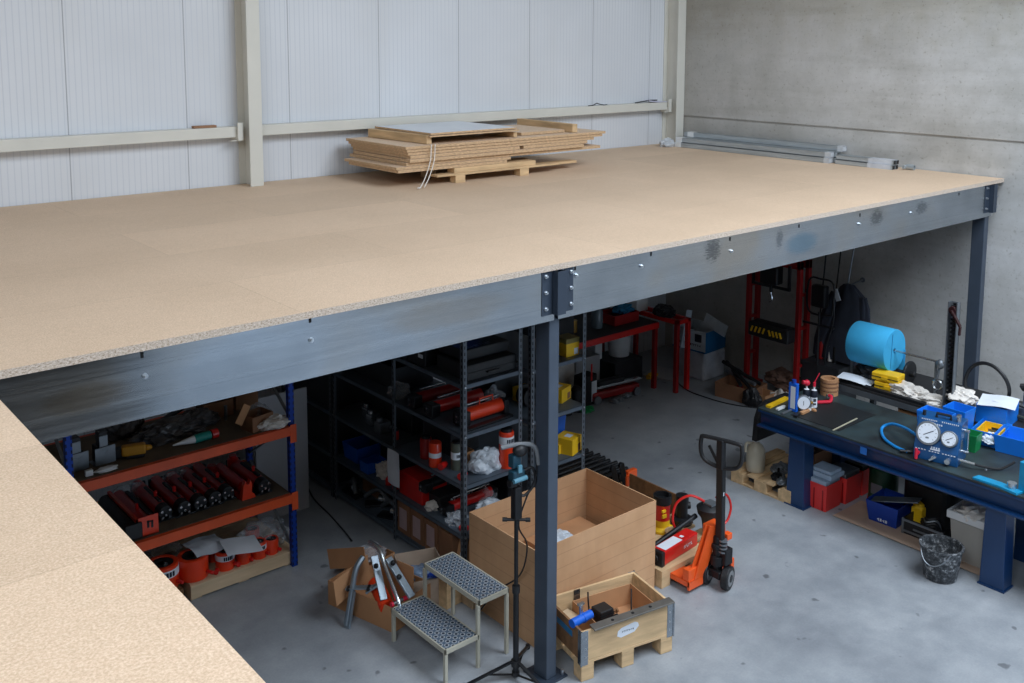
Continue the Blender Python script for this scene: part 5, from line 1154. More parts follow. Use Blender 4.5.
for i, (px, py, r, sc_, lb) in enumerate([(910, 396, .13, (.8, 1.35, .5), 'heap of white rags on the wall table under the rod'), (927, 405, .10, (.8, 1.3, .55), 'white rags hanging over the wall table edge'), (960, 410, .11, (1, 1.1, .6), 'crumpled white cloth in the bin right of the steel rack'), (974, 409, .08, (1, 1, .7), 'small white cloth heap next to the black hose ring')]):
    q = tb(px, py); tag(MB().crumple((0, 0, 0), r, sc_, seed=70+i, amp=.6).build('rag_heap', M_RAG, loc=(max(q.x, 8.75), q.y, ZT+(.1 if i == 2 else 0)), smooth=True), lb, 'rags')
q = Xp(857, 385, 8.75); tag(MB().sheet(.22, .32, rot(0, .0, .25), .014, seed=12).build('white_sheet', M_PAPER, loc=(8.72, 5.12, ZT+.002)), 'curled white paper sheet at the far end of the wall table', 'paper')
tag(MB().crumple((0, 0, 0), .16, (1, 1.3, .6), seed=18, amp=.5).build('dark_bag', M_BLACK, loc=(8.98, 5.02, ZT)), 'dark crumpled bag under the light blue paper roll', 'bag')
for i, (dy, z, lb) in enumerate(((0, 0, 'yellow box under the blue paper roll, lower of two'), (.03, .085, 'yellow box under the blue paper roll, upper of two'))):
    t = thing('yellow_case', lb, 'box', (8.80, 4.80+dy, ZT+z), .1); MB().bx((-.08, -.13, 0), (.08, .13, .075)).build('body', M_YEL, t, bevel=.008); MB().bx((-.084, -.13, .034), (.084, .13, .040)).build('lid_seam', M_BLACK, t); MB().bx((-.09, -.03, .02), (-.08, .03, .05)).build('latch', M_YEL, t)
q = Xp(905, 398, 8.62); tag(MB().bar((0, .0, 0), (0, -.62, 0), .05, .03).build('black_bar', M_BLACK, loc=(8.64, 4.98, ZT+.016), bevel=.004), 'black bar lying along the front of the wall table', 'bar')
# things on the bench's rear edge, below the table edge
carton((8.78, 4.55, .62), .2, .2, .22, M_CARD, 'brown carton under the wall table edge behind the bench')
t = thing('grey_box', 'light grey box under the wall table edge behind the pressure box', 'box', (8.80, 4.24, .62)); MB().bx((-.12, -.16, 0), (.12, .16, .24)).build('body', M_GREYP, t, bevel=.004)
MB().bx((-.15, -.5, -.05), (.2, .5, 0)).build('support_shelf', M_BLKM, t)
# paper roll on rod
YA, YB_, RC = 5.24, 4.86, 1.27
t = thing('blue_paper_roll', 'large light blue paper roll on a horizontal steel rod', 'paper roll', (8.95, YB_, RC))
M_ROLL = mat('light_blue_paper', (58, 172, 222), .8, 0, .06, 8)
MB().lathe([(.025, 0), (.202, 0), (.206, .01), (.206, .40), (.202, .41), (.025, .41), (.025, 0)], n=36, M=rot(-PI/2)).build('roll', M_ROLL, t, smooth=True)
MB().ob((-.06, -.004, .0), (.004, .003, .34), ry=.05).build('loose_edge', mat('roll_crease', (40, 130, 180), .8), t); MB().bx((.17, -.02, -.23), (.176, .3, -.02)).build('hanging_end', M_ROLL, t)
t = thing('roll_rod', 'thin steel rod with clamp holding the blue paper roll', 'rod', (8.95, 4.38, 1.27))
MB().cyl((0, .97, 0), (0, -.02, 0), .011, n=10).build('rod', M_SILVER, t, smooth=True)
MB().sph((0, .02, -.02), .04, (1, 1, 1.2), n=10).cyl((0, .02, -.02), (-.01, .04, -.16), .012).build('clamp', M_STEEL, t, smooth=True)
MB().cyl((0, .93, -.34), (0, .93, 0), .015).build('stand', M_STEEL, t); MB().cyl((0, .06, -.34), (0, .06, 0), .012).build('stand', M_STEEL, t)
MB().lathe([(.045, 0), (.055, .006), (.045, .012), (.035, .006), (.045, 0)], n=20, M=rot(0, PI/2)).build('ring', M_SILVER, t, loc=(-.02, .03, -.22), smooth=True); MB().tube([(-.02, .03, -.26), (-.03, .05, -.3), (-.04, .03, -.33)], .006, n=6).build('wire', M_STEEL, t)
tag(MB().cyl((0, 0, 0), (0, .03, 0), .12, n=20).cyl((0, -.05, 0), (0, .08, 0), .03).build('dark_disc', M_BLACK, loc=(9.02, 4.72, ZT+.13), bevel=.01), 'dark wheel behind the rod between roll and rags', 'wheel')
# tall steel rack bar with lever
t = thing('steel_rack_bar', 'tall grey toothed steel bar standing behind the pressure test box', 'rack bar', (8.72, 4.19, ZT))
MB().bx((-.03, -.045, 0), (.03, -.035, 1.0)).bx((-.03, .035, 0), (.03, .045, 1.0)).bx((.02, -.045, 0), (.03, .045, 1.0)).build('channel', M_STEEL, t, bevel=.002)
b = MB()
for i in range(24): b.bx((-.012, -.02, .03+i*.04), (.02, .02, .05+i*.04))
b.bx((.005, -.012, .02), (.022, .012, .99)); b.build('teeth', M_BLKM, t); MB().bx((-.1, -.12, 0), (.1, .12, .012)).build('foot', M_STEEL, t)
MB().cyl((-.04, 0, .93), (.03, 0, .93), .035).bar((-.045, 0, .93), (-.05, -.09, .80), .03, .02).bar((-.05, -.09, .80), (-.05, -.085, .72), .025, .02).build('lever', mat('dark_red_brown', (50, 22, 24), .4), t, bevel=.004)
t = thing('hose_ring', 'black hose coiled in a large ring against the wall', 'hose', (9.0, 3.98, ZT+.02))
pts = [(-.0+.02*math.sin(a*2), .20*math.cos(a)*1.0, .20+.20*math.sin(a)) for a in [i*2*PI/14 for i in range(15)]]
MB().tube(pts, .017, n=8).build('coil', M_BLACK, t, smooth=True); MB().tube([(0, .2, .1), (-.05, .05, .02), (-.06, -.2, .02), (-.1, -.5, .02)], .017, n=8).build('tail', mat('olive_hose', (58, 62, 50), .5), t, smooth=True)
t = thing('star_knob_jig', 'grey clamping jig with a black star knob at right', 'jig', (9.05, 3.72, ZT)); MB().bx((-.06, -.14, 0), (.06, .14, .1)).build('body', M_STEEL, t, bevel=.006); MB().cyl((0, -.05, .1), (0, -.05, .26), .009).build('stem', M_SILVER, t)
MB().lathe([(0, .0), (.02, .0), (.05, .04), (.05, .055), (0, .055)], n=5).build('star_knob', M_BLACK, t, loc=(0, -.05, .24))
tag(MB().tube([(0, .3, .06), (.02, .1, .12), (0, -.15, .10), (-.05, -.45, .02)], .008, n=6).build('thin_hose', M_BLACK, loc=(8.95, 3.65, ZT), smooth=True), 'thin black hose drooping over the wall table at right', 'hose')
# cyan bracket tool at the right edge
p = on(1000, 485); t = thing('cyan_clamp', 'cyan clamp tool with steel nut at the right bench edge', 'clamp', p, rz=-.2)
MB().prism([(-.10, .17), (-.02, .17), (.02, .0), (.02, -.18), (-.06, -.18), (-.06, -.02)], .02).build('base', mat('cyan_enamel', (16, 140, 186), .4), t, bevel=.003)
MB().cyl((.0, -.1, .02), (.0, -.1, .06), .035, n=16).build('nut', M_SILVER, t, smooth=True); MB().box((.05, -.17, .12), (.06, .07, .24)).build('upright', mat('cyan_enamel', (0, 0, 0)), t, bevel=.006)
tag(MB().sph((0, 0, .005), .009, n=8).build('white_bead', M_PAPER, loc=tuple(on(986, 470)), smooth=True), 'tiny white bead on the bench in front of the hose', 'bead')

# ================================================================ UNDER THE BENCH
pallet('jug_pallet', 'wooden pallet on the floor beyond the far bench leg', (7.66, 5.10, 0), .75, .68, h=.13)
p = Z(750, 472, .13); t = thing('plastic_jug', 'translucent plastic jug of amber liquid on the pallet', 'jug', (7.80, 5.60, .132))
MB().lathe([(0, 0), (.085, 0), (.09, .01), (.09, .20), (.065, .25), (.035, .275), (.03, .29), (0, .29)], n=22).build('bottle', mat('amber_milky', (186, 178, 158), .35, 0, .06, 6), t, smooth=True)
MB().cyl((0, 0, .29), (0, 0, .325), .032).build('cap', M_WHITE, t); MB().tube([(-.03, .03, .27), (-.085, .05, .27), (-.09, .05, .19)], .014, n=8).build('handle', mat('amber_milky', (0, 0, 0)), t, smooth=True)
for i, (x, y, r, m, lb) in enumerate([(7.95, 5.42, .07, M_STEEL, 'grey metal parts on the pallet right of the jug, rear'), (7.80, 5.34, .055, M_BLKM, 'dark metal parts on the pallet right of the jug, front'), (7.74, 5.24, .05, M_STEEL, 'steel part at the right pallet end by the bench leg')]):
    tag(MB().crumple((0, 0, 0), r, (1.2, 1, .7), seed=i+40, amp=.5).cyl((0, 0, .02), (.08, .05, .06), .012).build('metal_parts', m, loc=(x, y, .132)), lb, 'parts')
tag(MB().ob((0, 0, .15), (.02, .2, .3)).build('leaning_board', M_WOODD, loc=(8.02, 5.20, .135)), 'small brown board leaning by the far bench leg', 'board')
M_RCR = mat('red_crate_plastic', (226, 58, 56), .5, 0, .06, 6)
for i, x in enumerate((7.90, 8.18, 8.46)):
    t = thing('red_crate', ('bright red plastic crate under the bench, nearest of three', 'red plastic crate under the bench, middle of three', 'red plastic crate under the bench, farthest of three')[i], 'crate', (x, 4.93-(i > 0)*.03, 0), rz=.0)
    MB().openbox(.26, .26, .25, .006, taper=.92).build('tub', M_RCR, t, bevel=.004)
    for s in (-.09, 0, .09): MB().box((-.128+.004, s, .12), (.008, .012, .22)).build('rib', M_DRED, t)
    tag(MB().bx((-.12, -.11, 0), (.12, .11, .05)).build('grey_packet', (mat('pale_blue_packet', (166, 186, 206), .5), M_STEEL, M_BLKM)[i], loc=(x, 4.93-(i > 0)*.03, .235), bevel=.006), ('pale blue grey packet lying in the nearest red crate', 'grey packet lying in the middle red crate', 'dark packet lying in the farthest red crate')[i], 'packet')
tag(MB().bx((-.11, -.12, 0), (.11, .12, .045)).bx((-.09, -.10, .045), (.09, .10, .075)).build('lidded_tray', mat('pale_blue_packet', (0, 0, 0)), loc=(7.93, 4.91, .288), bevel=.006), 'flat pale lidded tray on top of the nearest red crate', 'tray')
carton((8.12, 5.16, .0), .3, .2, .42, M_CARDD, 'brown carton behind the far bench leg under the bench')
t = thing('green_drum', 'dark green round drum with reddish base under the bench', 'drum', (8.36, 4.58, 0))
MB().lathe([(0, 0), (.13, 0), (.13, .34), (.12, .36), (0, .36)], n=24).build('drum', mat('dark_green', (20, 74, 48), .4), t, smooth=True); MB().lathe([(.135, 0), (.14, .02), (.135, .05)], n=24).build('base_ring', M_RED, t); MB().tube([(-.1, .02, .36), (-.1, .0, .42), (.1, .0, .42), (.1, .02, .36)], .008, n=6).build('handle', M_STEEL, t)
MB().bx((-.132, -.06, .12), (-.128, .05, .22)).build('label', M_STEEL, t)
tag(MB().sheet(.46, 1.35, None, .0025, t=.004, seed=4).build('floor_cardboard', mat('dusty_card', (184, 158, 138), .9, 0, .1, 5), loc=(8.0, 4.05, .001)), 'flat sheet of brown cardboard on the floor under the bench', 'cardboard')
t = thing('blue_bin', 'dark blue bin holding a grey plate under the bench', 'bin', (8.10, 4.36, .012), rz=.05)
MB().openbox(.34, .30, .19, .006, taper=.85).build('tub', M_DBLUE, t, bevel=.004); mark('m', -.05, .05, .02, 4, .03, t, M_PAPER, -.15, 6, face='-x')
tag(MB().ob((0, 0, 0), (.12, .42, .008), rx=-.25, rz=.2).build('grey_plate', M_STEEL, loc=(8.04, 4.28, .24)), 'grey metal plate resting across the dark blue bin', 'plate')
tag(MB().box((0, 0, .09), (.08, .1, .18)).sph((0, 0, .18), .05, n=10).build('yellow_tool', M_YEL, loc=(8.16, 4.13, .012), bevel=.01), 'yellow tool standing between the blue bin and silver case', 'tool')
t = thing('silver_case', 'open black case with silver edges on the floor cardboard', 'case', (8.10, 3.98, .012), rz=.0)
MB().openbox(.30, .36, .14, .008).build('shell', M_BLACK, t)
for z in (.02, .115): MB().bx((-.158, -.185, z), (-.15, .185, z+.018)).build('edge_trim', M_STEEL, t)
for y in (-.185, .167): MB().bx((-.159, y, .0), (-.15, y+.018, .14)).build('edge_trim', M_STEEL, t)
MB().bx((-.16, -.05, .06), (-.151, .08, .075)).build('latch_text', M_STEEL, t)
for i in range(4):
    tag(MB().tube([(0, 0, .03), (.04, .06, .07), (.0, .14, .05), (.06, .2, .06)], .010+.003*(i % 2), n=6).build('tool_cable', (M_BLKM, M_BLACK, M_STEEL, M_BLKM)[i], loc=(8.02+.05*i, 3.86+.02*i, .05), smooth=True), ('black cord in the silver-edged case, nearest', 'black cord in the silver-edged case, second', 'grey cord in the silver-edged case, third', 'black cord in the silver-edged case, rearmost')[i], 'cord')
tag(MB().box((0, 0, .2), (.3, .42, .4)).build('dark_bag', M_BLACK, loc=(8.38, 4.12, 0), bevel=.05), 'black bulky bag behind the silver-edged case', 'bag')
tag(MB().ob((0, 0, .22), (.03, .34, .44), ry=.35).build('blue_grey_panel', mat('blue_grey', (60, 76, 92), .5), loc=(8.42, 3.72, 0)), 'blue-grey panel leaning under the bench behind the grey bin', 'panel')
t = thing('waste_bin', 'grey bin with a white rim full of white rags under bench', 'bin', (8.02, 3.53, 0), rz=.0)
MB().openbox(.36, .34, .40, .006, taper=.84).build('tub', mat('warm_grey_plastic', (176, 172, 164), .5, 0, .06, 5), t, bevel=.006)
b = MB().openbox(.40, .38, .065, .022, floor=False, taper=1, z0=.365); b.build('rim', M_WHITE, t, bevel=.006)
tag(MB().crumple((0, 0, 0), .15, (1, .95, .5), seed=52, amp=.6).build('rag_heap', M_RAG, loc=(8.00, 3.54, .36), smooth=True), 'white rags heaped inside the grey bin', 'rags')
tag(MB().bar((0, .18, 0), (0, -.24, 0), .05, .03).bar((.0, -.24, .04), (0, .18, .04), .02, .02).build('beige_bar', mat('beige_plastic', (170, 156, 138), .5), loc=(8.2, 3.52, .50), bevel=.004), 'beige double bar lying above the grey bin', 'bar')
t = thing('black_bucket', 'black paint-splashed rubber bucket in front of the grey bin', 'bucket', (7.52, 3.60, 0))
q = NT('splashed_rubber'); tc = q.n('TexCoord'); n1 = q.noise(tc.outputs['Object'], 26, 6, .75); q.l(q.ramp(n1, [(.42, lin((42, 45, 49))), (.54, lin((84, 88, 92))), (.66, lin((190, 192, 194)))]), q.b.inputs['Base Color']); q.b.inputs['Roughness'].default_value = .6
MB().lathe([(0, 0), (.118, 0), (.125, .01), (.160, .26), (.168, .262), (.168, .275), (.152, .275), (.118, .015), (0, .015)], n=32).build('pail', q.m, t, smooth=True)
MB().tube([(-.11, .12, .265), (-.19, .05, .20), (-.2, -.02, .17), (-.17, -.09, .20), (-.11, -.13, .265)], .005, n=6).build('handle', M_STEEL, t, smooth=True)
tag(MB().box((0, 0, .14), (.2, .22, .26)).sph((-.04, 0, .28), .08, n=10).build('blue_machine', M_DBLUE, loc=(8.06, 2.98, .03), bevel=.02), 'blue machine under the bench at the right frame edge', 'machine')
tag(MB().cyl((0, 0, .09), (0, .06, .09), .085, n=20).build('rubber_disc', M_BLACK, loc=(7.90, 3.02, 0), bevel=.01), 'black wheel in front of the blue machine at the edge', 'wheel')
# ================================================================ BACK AREA UNDER THE DECK
t = thing('red_workbench', 'red steel workbench with dark top in the dark rear area', 'workbench', (7.1, 8.0, 0)); L = 1.97
MB().bx((0, 0, .80), (L, .95, .84)).build('top', mat('very_dark_top', (30, 28, 28), .6, 0, .2, 6), t)
MB().bx((0, -.02, .765), (L, .02, .835)).bx((0, .93, .765), (L, .97, .80)).bx((L-.05, 0, .765), (L, .95, .80)).build('frame_rail', M_RED, t, bevel=.003)
for x in (0.02, L-.05):
    for y in (0, .9): MB().bx((x, y, 0), (x+.05, y+.05, .765)).build('leg', M_DRED, t, bevel=.003)
t = thing('red_stand', 'small red steel frame stand right of the red workbench', 'frame', (9.10, 7.72, 0))
for x in (0, .20):
    for y in (0, .85): MB().bx((x, y, 0), (x+.05, y+.05, .90)).build('leg', M_RED if (x, y) == (.20, 0) else M_DRED, t, bevel=.003)
MB().bx((0, 0, .85), (.25, .05, .90)).bx((0, .85, .85), (.25, .9, .90)).bx((0, 0, .85), (.05, .9, .90)).bx((.2, 0, .85), (.25, .9, .90)).build('top_rail', M_RED, t, bevel=.003)
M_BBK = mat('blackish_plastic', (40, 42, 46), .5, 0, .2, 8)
def place(nm, m, x, y, z, b, lb, cat, **k): return tag(b.build(nm, m, loc=(x, y, z), **k), lb, cat)
place('black_bag', M_BLACK, 9.17, 8.0, .90, MB().crumple((0, 0, 0), .11, (1, 1.3, .7), seed=2, amp=.5), 'black bag lying on the small red frame stand', 'bag')
place('white_tub', M_WHITE, 9.12, 8.42, .90, MB().openbox(.2, .22, .2, .006), 'white tub high on the small red frame stand', 'tub')
t = thing('glass_jar', 'clear grey jar standing on the dark top of the red workbench', 'jar', (8.32, 8.30, .84)); MB().lathe([(0, 0), (.07, 0), (.07, .2), (.05, .23), (.05, .25), (0, .25)], n=18).build('jar', mat('grey_glass', (96, 110, 118), .2, 0, .1, 6), t, smooth=True); MB().cyl((0, 0, .25), (0, 0, .29), .05).build('lid', M_STEEL, t)
place('red_tray', M_DRED, 8.72, 8.34, .84, MB().openbox(.42, .3, .12, .006), 'dark red tray on the rear red workbench', 'tray')
place('teal_bundle', mat('teal_cloth', (20, 110, 150), .7), 8.80, 8.34, .93, MB().crumple((0, 0, 0), .11, (1.2, .8, .6), seed=5, amp=.5), 'teal cloth bundle lying in the dark red tray', 'bundle')
place('dark_box', M_BBK, 7.6, 8.4, .84, MB().box((0, 0, .12), (.5, .4, .24)), 'dark box on the left part of the red workbench', 'box', bevel=.01)
place('brass_tin', M_BRASS, 7.98, 8.35, .84, MB().cyl((0, 0, 0), (0, 0, .14), .045), 'small brass-coloured tin on the red workbench', 'tin')
t = thing('white_bucket', 'white bucket standing on a dark box under the red bench', 'bucket', (9.0, 8.58, .30)); MB().lathe([(0, 0), (.13, 0), (.155, .33), (.165, .33), (.165, .35), (.145, .35), (.12, .01), (0, .01)], n=26).build('pail', M_WHITE, t, smooth=True)
place('dark_box', M_BBK, 8.95, 8.58, 0, MB().box((0, 0, .145), (.5, .45, .29)), 'low dark box under the white bucket beneath the bench', 'box', bevel=.01)
for i, (x, y, w_, d_, h_, m, lb) in enumerate([(8.35, 8.62, .4, .3, .42, M_GREYP, 'grey box at the back under the red workbench, middle'), (7.95, 8.6, .3, .3, .5, M_RAG, 'pale box at the back under the red workbench, left'), (8.68, 8.72, .12, .2, .6, M_WHITE, 'narrow white box at the back under the red workbench'), (7.4, 8.5, .4, .4, .5, M_CARDD, 'brown carton at the far left under the red workbench')]):
    place('storage_box', m, x, y, 0, MB().box((0, 0, h_/2), (w_, d_, h_)), lb, 'box', bevel=.006)
t = thing('red_grey_machine', 'low red machine with a silver rail lying under the bench', 'machine', (8.42, 8.14, 0), rz=-.12)
MB().bx((-.36, -.10, .04), (.36, .10, .13)).build('body', M_DRED, t, bevel=.02); MB().bx((-.4, -.05, .15), (.42, .01, .18)).build('rail', M_SILVER, t, bevel=.004); MB().box((0, .04, .16), (.4, .1, .12)).build('motor', M_BLKM, t, bevel=.02)
for x in (-.3, .3): MB().cyl((x, -.13, .05), (x, -.09, .05), .05, n=16).build('wheel', M_STEEL, t)
t = thing('upright_case', 'dark case with white panel standing under the red bench', 'case', (8.04, 8.16, 0), rz=.1); MB().bx((-.14, -.06, 0), (.10, .1, .36)).build('case', M_BLACK, t, bevel=.01); MB().bx((.0, -.064, .04), (.09, -.06, .28)).build('panel', M_PAPER, t); MB().bx((-.02, -.07, .30), (.0, -.06, .5)).build('red_handle', M_RED, t)
for i, (x, y, m, lb) in enumerate([(8.55, 8.02, M_STEEL, 'grey metal scrap on the floor before the red machine, right'), (8.35, 7.98, M_STEEL, 'grey metal scrap on the floor before the red machine, left'), (7.86, 7.98, M_GREEN, 'green item on the floor at the left bench end'), (9.32, 8.3, M_YEL, 'yellow item on the floor behind the red frame leg')]):
    place('floor_item', m, x, y, 0, MB().crumple((0, 0, 0), .07, (1.3, .8, .5), seed=i+11, amp=.5), lb, 'scrap')
for i, x in enumerate((7.45, 7.62, 7.78)):
    place('dark_canister', M_BLACK, x, 8.08, 0, MB().lathe([(0, 0), (.07, 0), (.07, .26), (.03, .3), (0, .3)], n=16), ('dark canister under the red bench, leftmost of three', 'dark canister under the red bench, middle of three', 'dark canister under the red bench, rightmost of three')[i], 'canister', smooth=True)
# wrapped block and blue-white carton
place('wrapped_block', mat('white_wrapped', (196, 202, 212), .4, 0, .14, 9, .5, 14), 9.90, 7.98, 0, MB().box((0, 0, .18), (.42, .42, .36)), 'white film-wrapped block on the floor by the wall', 'block', bevel=.03)
t = thing('blue_white_carton', 'white carton with blue end standing on the wrapped block', 'carton', (9.88, 8.02, .365), rz=.08)
MB().openbox(.44, .50, .27, .006, taper=1).build('box', mat('carton_white', (190, 200, 208), .6), t)
MB().bx((-.22, -.2525, 0), (.22, -.2505, .27)).bx((-.2225, -.25, 0), (-.2205, .25, .02)).build('blue_end', mat('carton_blue', (16, 100, 150), .6), t)
MB().bx((-.2225, -.19, .13), (-.2205, -.09, .23)).build('dark_logo', M_INK, t)
mark('m', -.18, .16, .07, 10, .03, t, M_INK, -.2205, 7, face='-x')
MB().bar((-.05, -.25, .27), (-.05, -.30, .42), .34, .005, (1, 0, 0)).build('raised_flap', mat('carton_white', (0, 0, 0)), t); MB().bar((-.22, 0, .27), (-.34, 0, .30), .48, .005, (0, 1, 0)).build('left_flap', mat('carton_white', (0, 0, 0)), t)
place('white_board', M_GREYP, 9.52, 8.28, 0, MB().ob((0, 0, .012), (.4, .4, .02), rz=.3), 'white flat board on the floor beside the wrapped block', 'board')
# carton with black tubes
t = thing('brown_carton', 'open brown carton on the floor holding black steel tubes', 'carton', (9.62, 7.15, 0), rz=.15); MB().openbox(.36, .5, .18, .006).build('box', M_CARDD, t)
for i, (a, c) in enumerate([((-.1, -.2, .15), (.1, .3, .30)), ((.0, -.2, .17), (.1, .3, .18)), ((.08, -.22, .16), (.02, .3, .32)), ((-.14, -.1, .16), (.12, .22, .20))]):
    place('black_tube', (M_BLKM, M_STEEL, M_BLKM, M_BLACK)[i], 9.62, 7.15, .04, MB().cyl(a, c, .022, n=10), ('black tube in the brown carton, leftmost', 'grey tube in the brown carton, lying lowest', 'black tube in the brown carton, steepest', 'black tube in the brown carton, rearmost')[i], 'tube', smooth=True)
for i, (x, y, w_, d_, h_, m, lb) in enumerate([(9.62, 6.82, .22, .2, .15, M_CARD, 'small tan wooden box on the floor before the press'), (9.95, 6.62, .2, .26, .17, M_CARDD, 'brown carton on the floor at the press foot, right')]):
    place('small_box', m, x, y, 0, MB().openbox(w_, d_, h_, .008), lb, 'box')
place('black_boot', M_BLACK, 9.50, 6.90, 0, MB().crumple((0, 0, 0), .11, (.8, 1.1, 1.2), seed=61, amp=.3), 'black rubber item between the brown carton and tan box', 'item')
place('rag_heap', M_RAG, 9.72, 6.66, 0, MB().crumple((0, 0, 0), .12, (1, 1, .9), seed=62, amp=.6), 'white and dark rags on the floor under the press', 'rags')
place('cloth_heap', mat('brown_cloth', (96, 70, 58), .9, 0, .3, 12), 10.0, 6.80, .17, MB().crumple((0, 0, 0), .16, (1, 1.3, .6), seed=63, amp=.5), 'brown and green cloth heap at the foot of the press', 'cloth')
# press
t = thing('hydraulic_press', 'dark red steel press frame with black winch by the wall', 'press', (9.86, 6.55, 0)); HT = 1.72
for y in (0.0, .70): 
    for x in (0, .17): MB().bx((x, y, 0), (x+.06, y+.05, HT)).build('post', M_DRED, t, bevel=.003)
MB().bx((0, 0, HT-.10), (.06, .75, HT)).bx((.17, 0, HT-.10), (.23, .75, HT)).build('top_beam', M_DRED, t, bevel=.003)
MB().bx((-.04, -.1, 0), (.06, .0, .06)).bx((-.1, -.02, 0), (.32, .06, .07)).bx((-.1, .69, 0), (.32, .77, .07)).build('base', M_DRED, t, bevel=.003)
for z in (.45, .9, 1.3): MB().bx((.06, .005, z), (.17, .045, z+.03)).bx((.06, .705, z), (.17, .745, z+.03)).build('tie', M_DRED, t)
w_ = MB().box((-.05, .32, .84), (.2, .56, .17)).cyl((-.05, .08, .84), (-.05, .56, .84), .11, n=20); w_.build('winch_drum', M_BLACK, t, bevel=.02)
b = MB()
for i in range(4): b.ob((-.165, .53-i*.055, .85), (.012, .018, .07), rx=.35)
b.build('hazard_stripes', M_YEL, t); b = MB()
for i in range(4): b.ob((-.165, .28-i*.05, .845), (.012, .018, .07), rx=-.35)
b.build('hazard_stripes', M_YEL, t)
MB().bx((-.06, .10, 1.38), (-.03, .13, 1.66)).bx((-.06, .60, 1.38), (-.03, .63, 1.66)).bx((-.06, .10, 1.36), (-.03, .63, 1.39)).build('hanging_frame', M_BLACK, t)
MB().box((-.05, .36, 1.52), (.14, .24, .22)).cyl((-.05, .36, 1.42), (-.05, .36, 1.30), .02).build('motor', M_BLKM, t, bevel=.02); MB().tube([(-.05, .36, 1.30), (-.05, .34, 1.22), (-.05, .38, 1.18)], .008, n=6).build('hook', M_SILVER, t)
# work light on stand and rods
t = thing('work_light', 'black work lamp on a thin stand beside the press', 'lamp', (9.98, 6.36, 0))
MB().cyl((0, 0, 0), (0, 0, 1.15), .014).bx((-.02, -.2, .99), (.01, .2, 1.01)).build('stand', M_BLACK, t); MB().box((0, .0, 1.34), (.1, .18, .26)).build('head', M_BLKM, t, bevel=.02)
MB().tube([(0, -.16, 1.14), (0, -.17, 1.5), (0, 0, 1.54), (0, .15, 1.5), (0, .14, 1.14), (0, -.16, 1.14)], .012, n=8, sub=5).build('guard', M_BLACK, t); MB().tube([(0, -.17, 1.4), (-.02, -.2, 1.1), (0, -.1, .7), (.05, -.1, .3)], .008, n=6).build('cable', M_BLACK, t)
for i in range(3):
    a = .5+i*2.09; MB().bar((0, 0, .2), (.22*math.cos(a), .22*math.sin(a), .01), .016).build('leg', M_BLACK, t)
for i, (x0, y0, x1, y1, h, m, lb) in enumerate([(10.05, 6.25, 10.42, 6.18, 2.2, M_STEEL, 'long thin grey rod leaning on the wall left of the jacket'), (10.05, 6.46, 10.42, 6.55, 2.3, M_BLKM, 'long thin dark rod leaning on the wall near the lamp'), (10.1, 6.34, 10.42, 6.36, 2.2, mat('dim_green', (0, 0, 0)), 'thin greenish rod leaning on the wall by the press')]):
    place('leaning_rod', m, x0, y0, 0, MB().cyl((0, 0, 0), (x1-x0, y1-y0, h), .009, n=8), lb, 'rod')
for i, (y, m) in enumerate(((6.42, M_DRED), (6.30, M_RAG), (6.24, mat('dim_green', (40, 84, 66), .5)))):
    place('narrow_bottle', m, 10.15, y, .55, MB().lathe([(0, 0), (.03, 0), (.03, .18), (.012, .22), (.012, .26), (0, .26)], n=12), ('dark red bottle on the low black shelf by the press', 'pale bottle on the low black shelf by the press', 'green bottle on the low black shelf by the press')[i], 'bottle', smooth=True)
place('black_cabinet', M_BBK, 10.17, 6.32, 0, MB().box((0, 0, .27), (.4, .5, .54)), 'low black cabinet between press and hanging jacket', 'cabinet', bevel=.01)
# jacket on a stand
M_JACK = mat('dark_navy_cloth', (46, 51, 63), .9, 0, .22, 6, .5, 12)
t = thing('hanging_jacket', 'dark work jacket hanging in front of the concrete wall', 'jacket', (10.22, 6.12, .58))
def garment(name, prof, depth, m, loc, seed):
    "shell of stacked elliptical rings with fold ripples: prof = (z, y_centre, half_width)"
    rnd = random.Random(seed); b = MB(); rings = []; n = 36
    for (z, yc, hw) in prof:
        ring = []
        for i in range(n):
            a = 2*PI*i/n; rip = 1+.10*math.sin(6*a+z*3+seed)*(1-.3*math.cos(a))+.05*math.sin(11*a+z*7)
            ring.append(b.bm.verts.new((depth*math.sin(a)*rip*(hw/.3)**.5, yc+hw*math.cos(a)*rip, z)))
        rings.append(ring)
    for p, q in zip(rings, rings[1:]):
        for i in range(n): b.bm.faces.new((p[i], p[(i+1) % n], q[(i+1) % n], q[i]))
    b.bm.faces.new(rings[0][::-1]); b.bm.faces.new(rings[-1]); return b.build(name, m, t, smooth=True, loc=loc)
garment('body', [(0, .06, .34), (.12, .05, .33), (.35, .02, .27), (.6, .0, .22), (.78, 0, .17), (.86, .02, .10), (.90, .02, .06)], .10, M_JACK, (0, 0, 0), 1)
garment('sleeve', [(.02, -.0, .07), (.15, .0, .075), (.4, .0, .08), (.62, .02, .08), (.74, .03, .05)], .07, M_JACK, (-.03, -.2, .05), 4)
garment('sleeve', [(0, .12, .08), (.2, .10, .085), (.45, .04, .09), (.7, -.03, .07), (.8, -.05, .04)], .07, M_JACK, (-.05, .22, .0), 7)
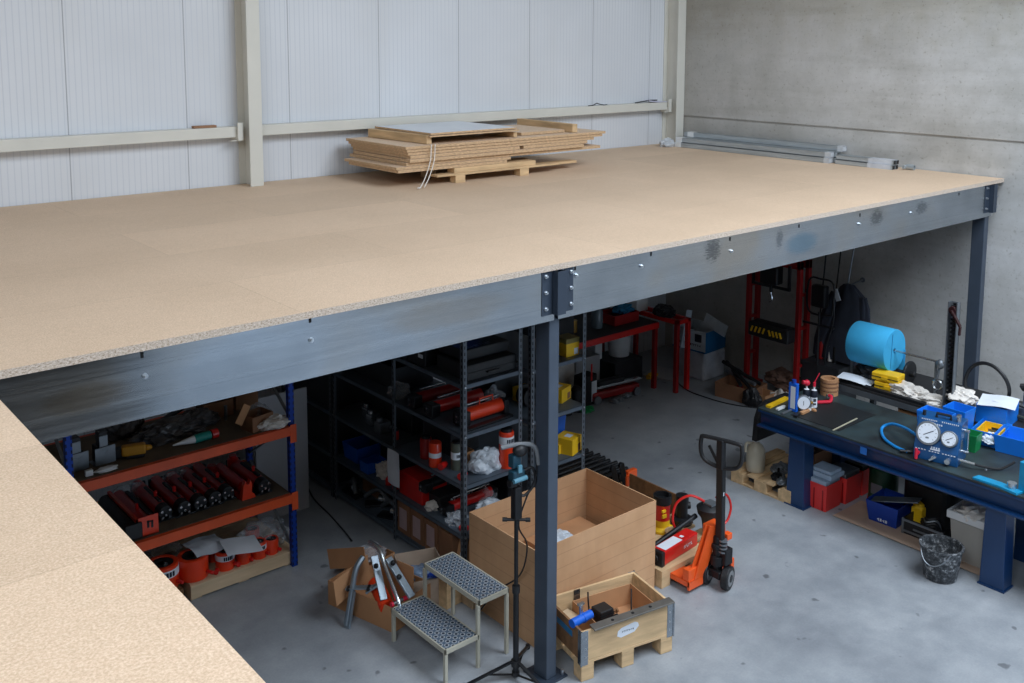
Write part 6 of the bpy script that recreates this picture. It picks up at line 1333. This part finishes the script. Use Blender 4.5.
MB().ob((-.12, .10, .78), (.01, .06, .14), rx=-.4).build('white_patch', M_PAPER, t)
MB().cyl((0, 0, .90), (.25, 0, .92), .010).cyl((.24, 0, .92), (.25, 0, .92), .03).build('wall_hook', M_STEEL, t)
# black boxes and a rear bay added to make the far shelves look dark
place('filler_crate', M_BBK, 4.84, 7.42, 1.235, MB().openbox(.4, .7, .2, .01), 'added black crate on the second shelf of the middle bay', 'crate')
place('filler_crate', M_BBK, 4.90, 6.62, .825, MB().box((0, 0, .14), (.3, .4, .28)), 'added black box at the back of the third shelf, near bay', 'crate', bevel=.01)
place('filler_crate', M_BBK, 4.90, 7.40, .825, MB().box((0, 0, .14), (.28, .8, .28)), 'added black box at the back of the third shelf, middle bay', 'crate', bevel=.01)
place('filler_crate', M_BBK, 4.94, 7.40, .415, MB().box((0, 0, .14), (.24, .8, .28)), 'added black box at the back of the fourth shelf, middle bay', 'crate', bevel=.01)
place('filler_crate', M_BBK, 4.92, 7.25, .085, MB().box((0, 0, .13), (.26, .3, .26)), 'added black box at the back of the bottom shelf, middle bay', 'crate', bevel=.01)
make_shelving(4.5, 5.1, [7.93, 8.92], [.08, .41, .82, 1.23, 1.63, 2.05], 'added dark slate bolted shelving at the very back by the wall')
for i, (z, h, lb) in enumerate([(.085, .28, 'added black crate on the rearmost shelving, bottom shelf'), (.415, .34, 'added black crate on the rearmost shelving, second shelf from the floor'), (.825, .34, 'added black crate on the rearmost shelving, third shelf from the floor'), (1.235, .32, 'added black crate on the rearmost shelving, fourth shelf from the floor'), (1.635, .34, 'added black crate on the rearmost shelving, fifth shelf from the floor')]):
    place('filler_crate', M_BBK, 4.80, 8.42, z, MB().box((0, 0, h/2), (.52, .86, h)), lb, 'crate', bevel=.01)
for i, (y, z, h, lb) in enumerate([(6.45, .305, .3, 'added black carton on the lowest shelf right of the middle post'), (6.62, 1.175, .3, 'added black carton at the back of the shelf behind cable reels')]):
    place('filler_carton', M_BBK, 5.5, y, z, MB().box((0, 0, h/2), (.5, .34, h)), lb, 'carton', bevel=.01)
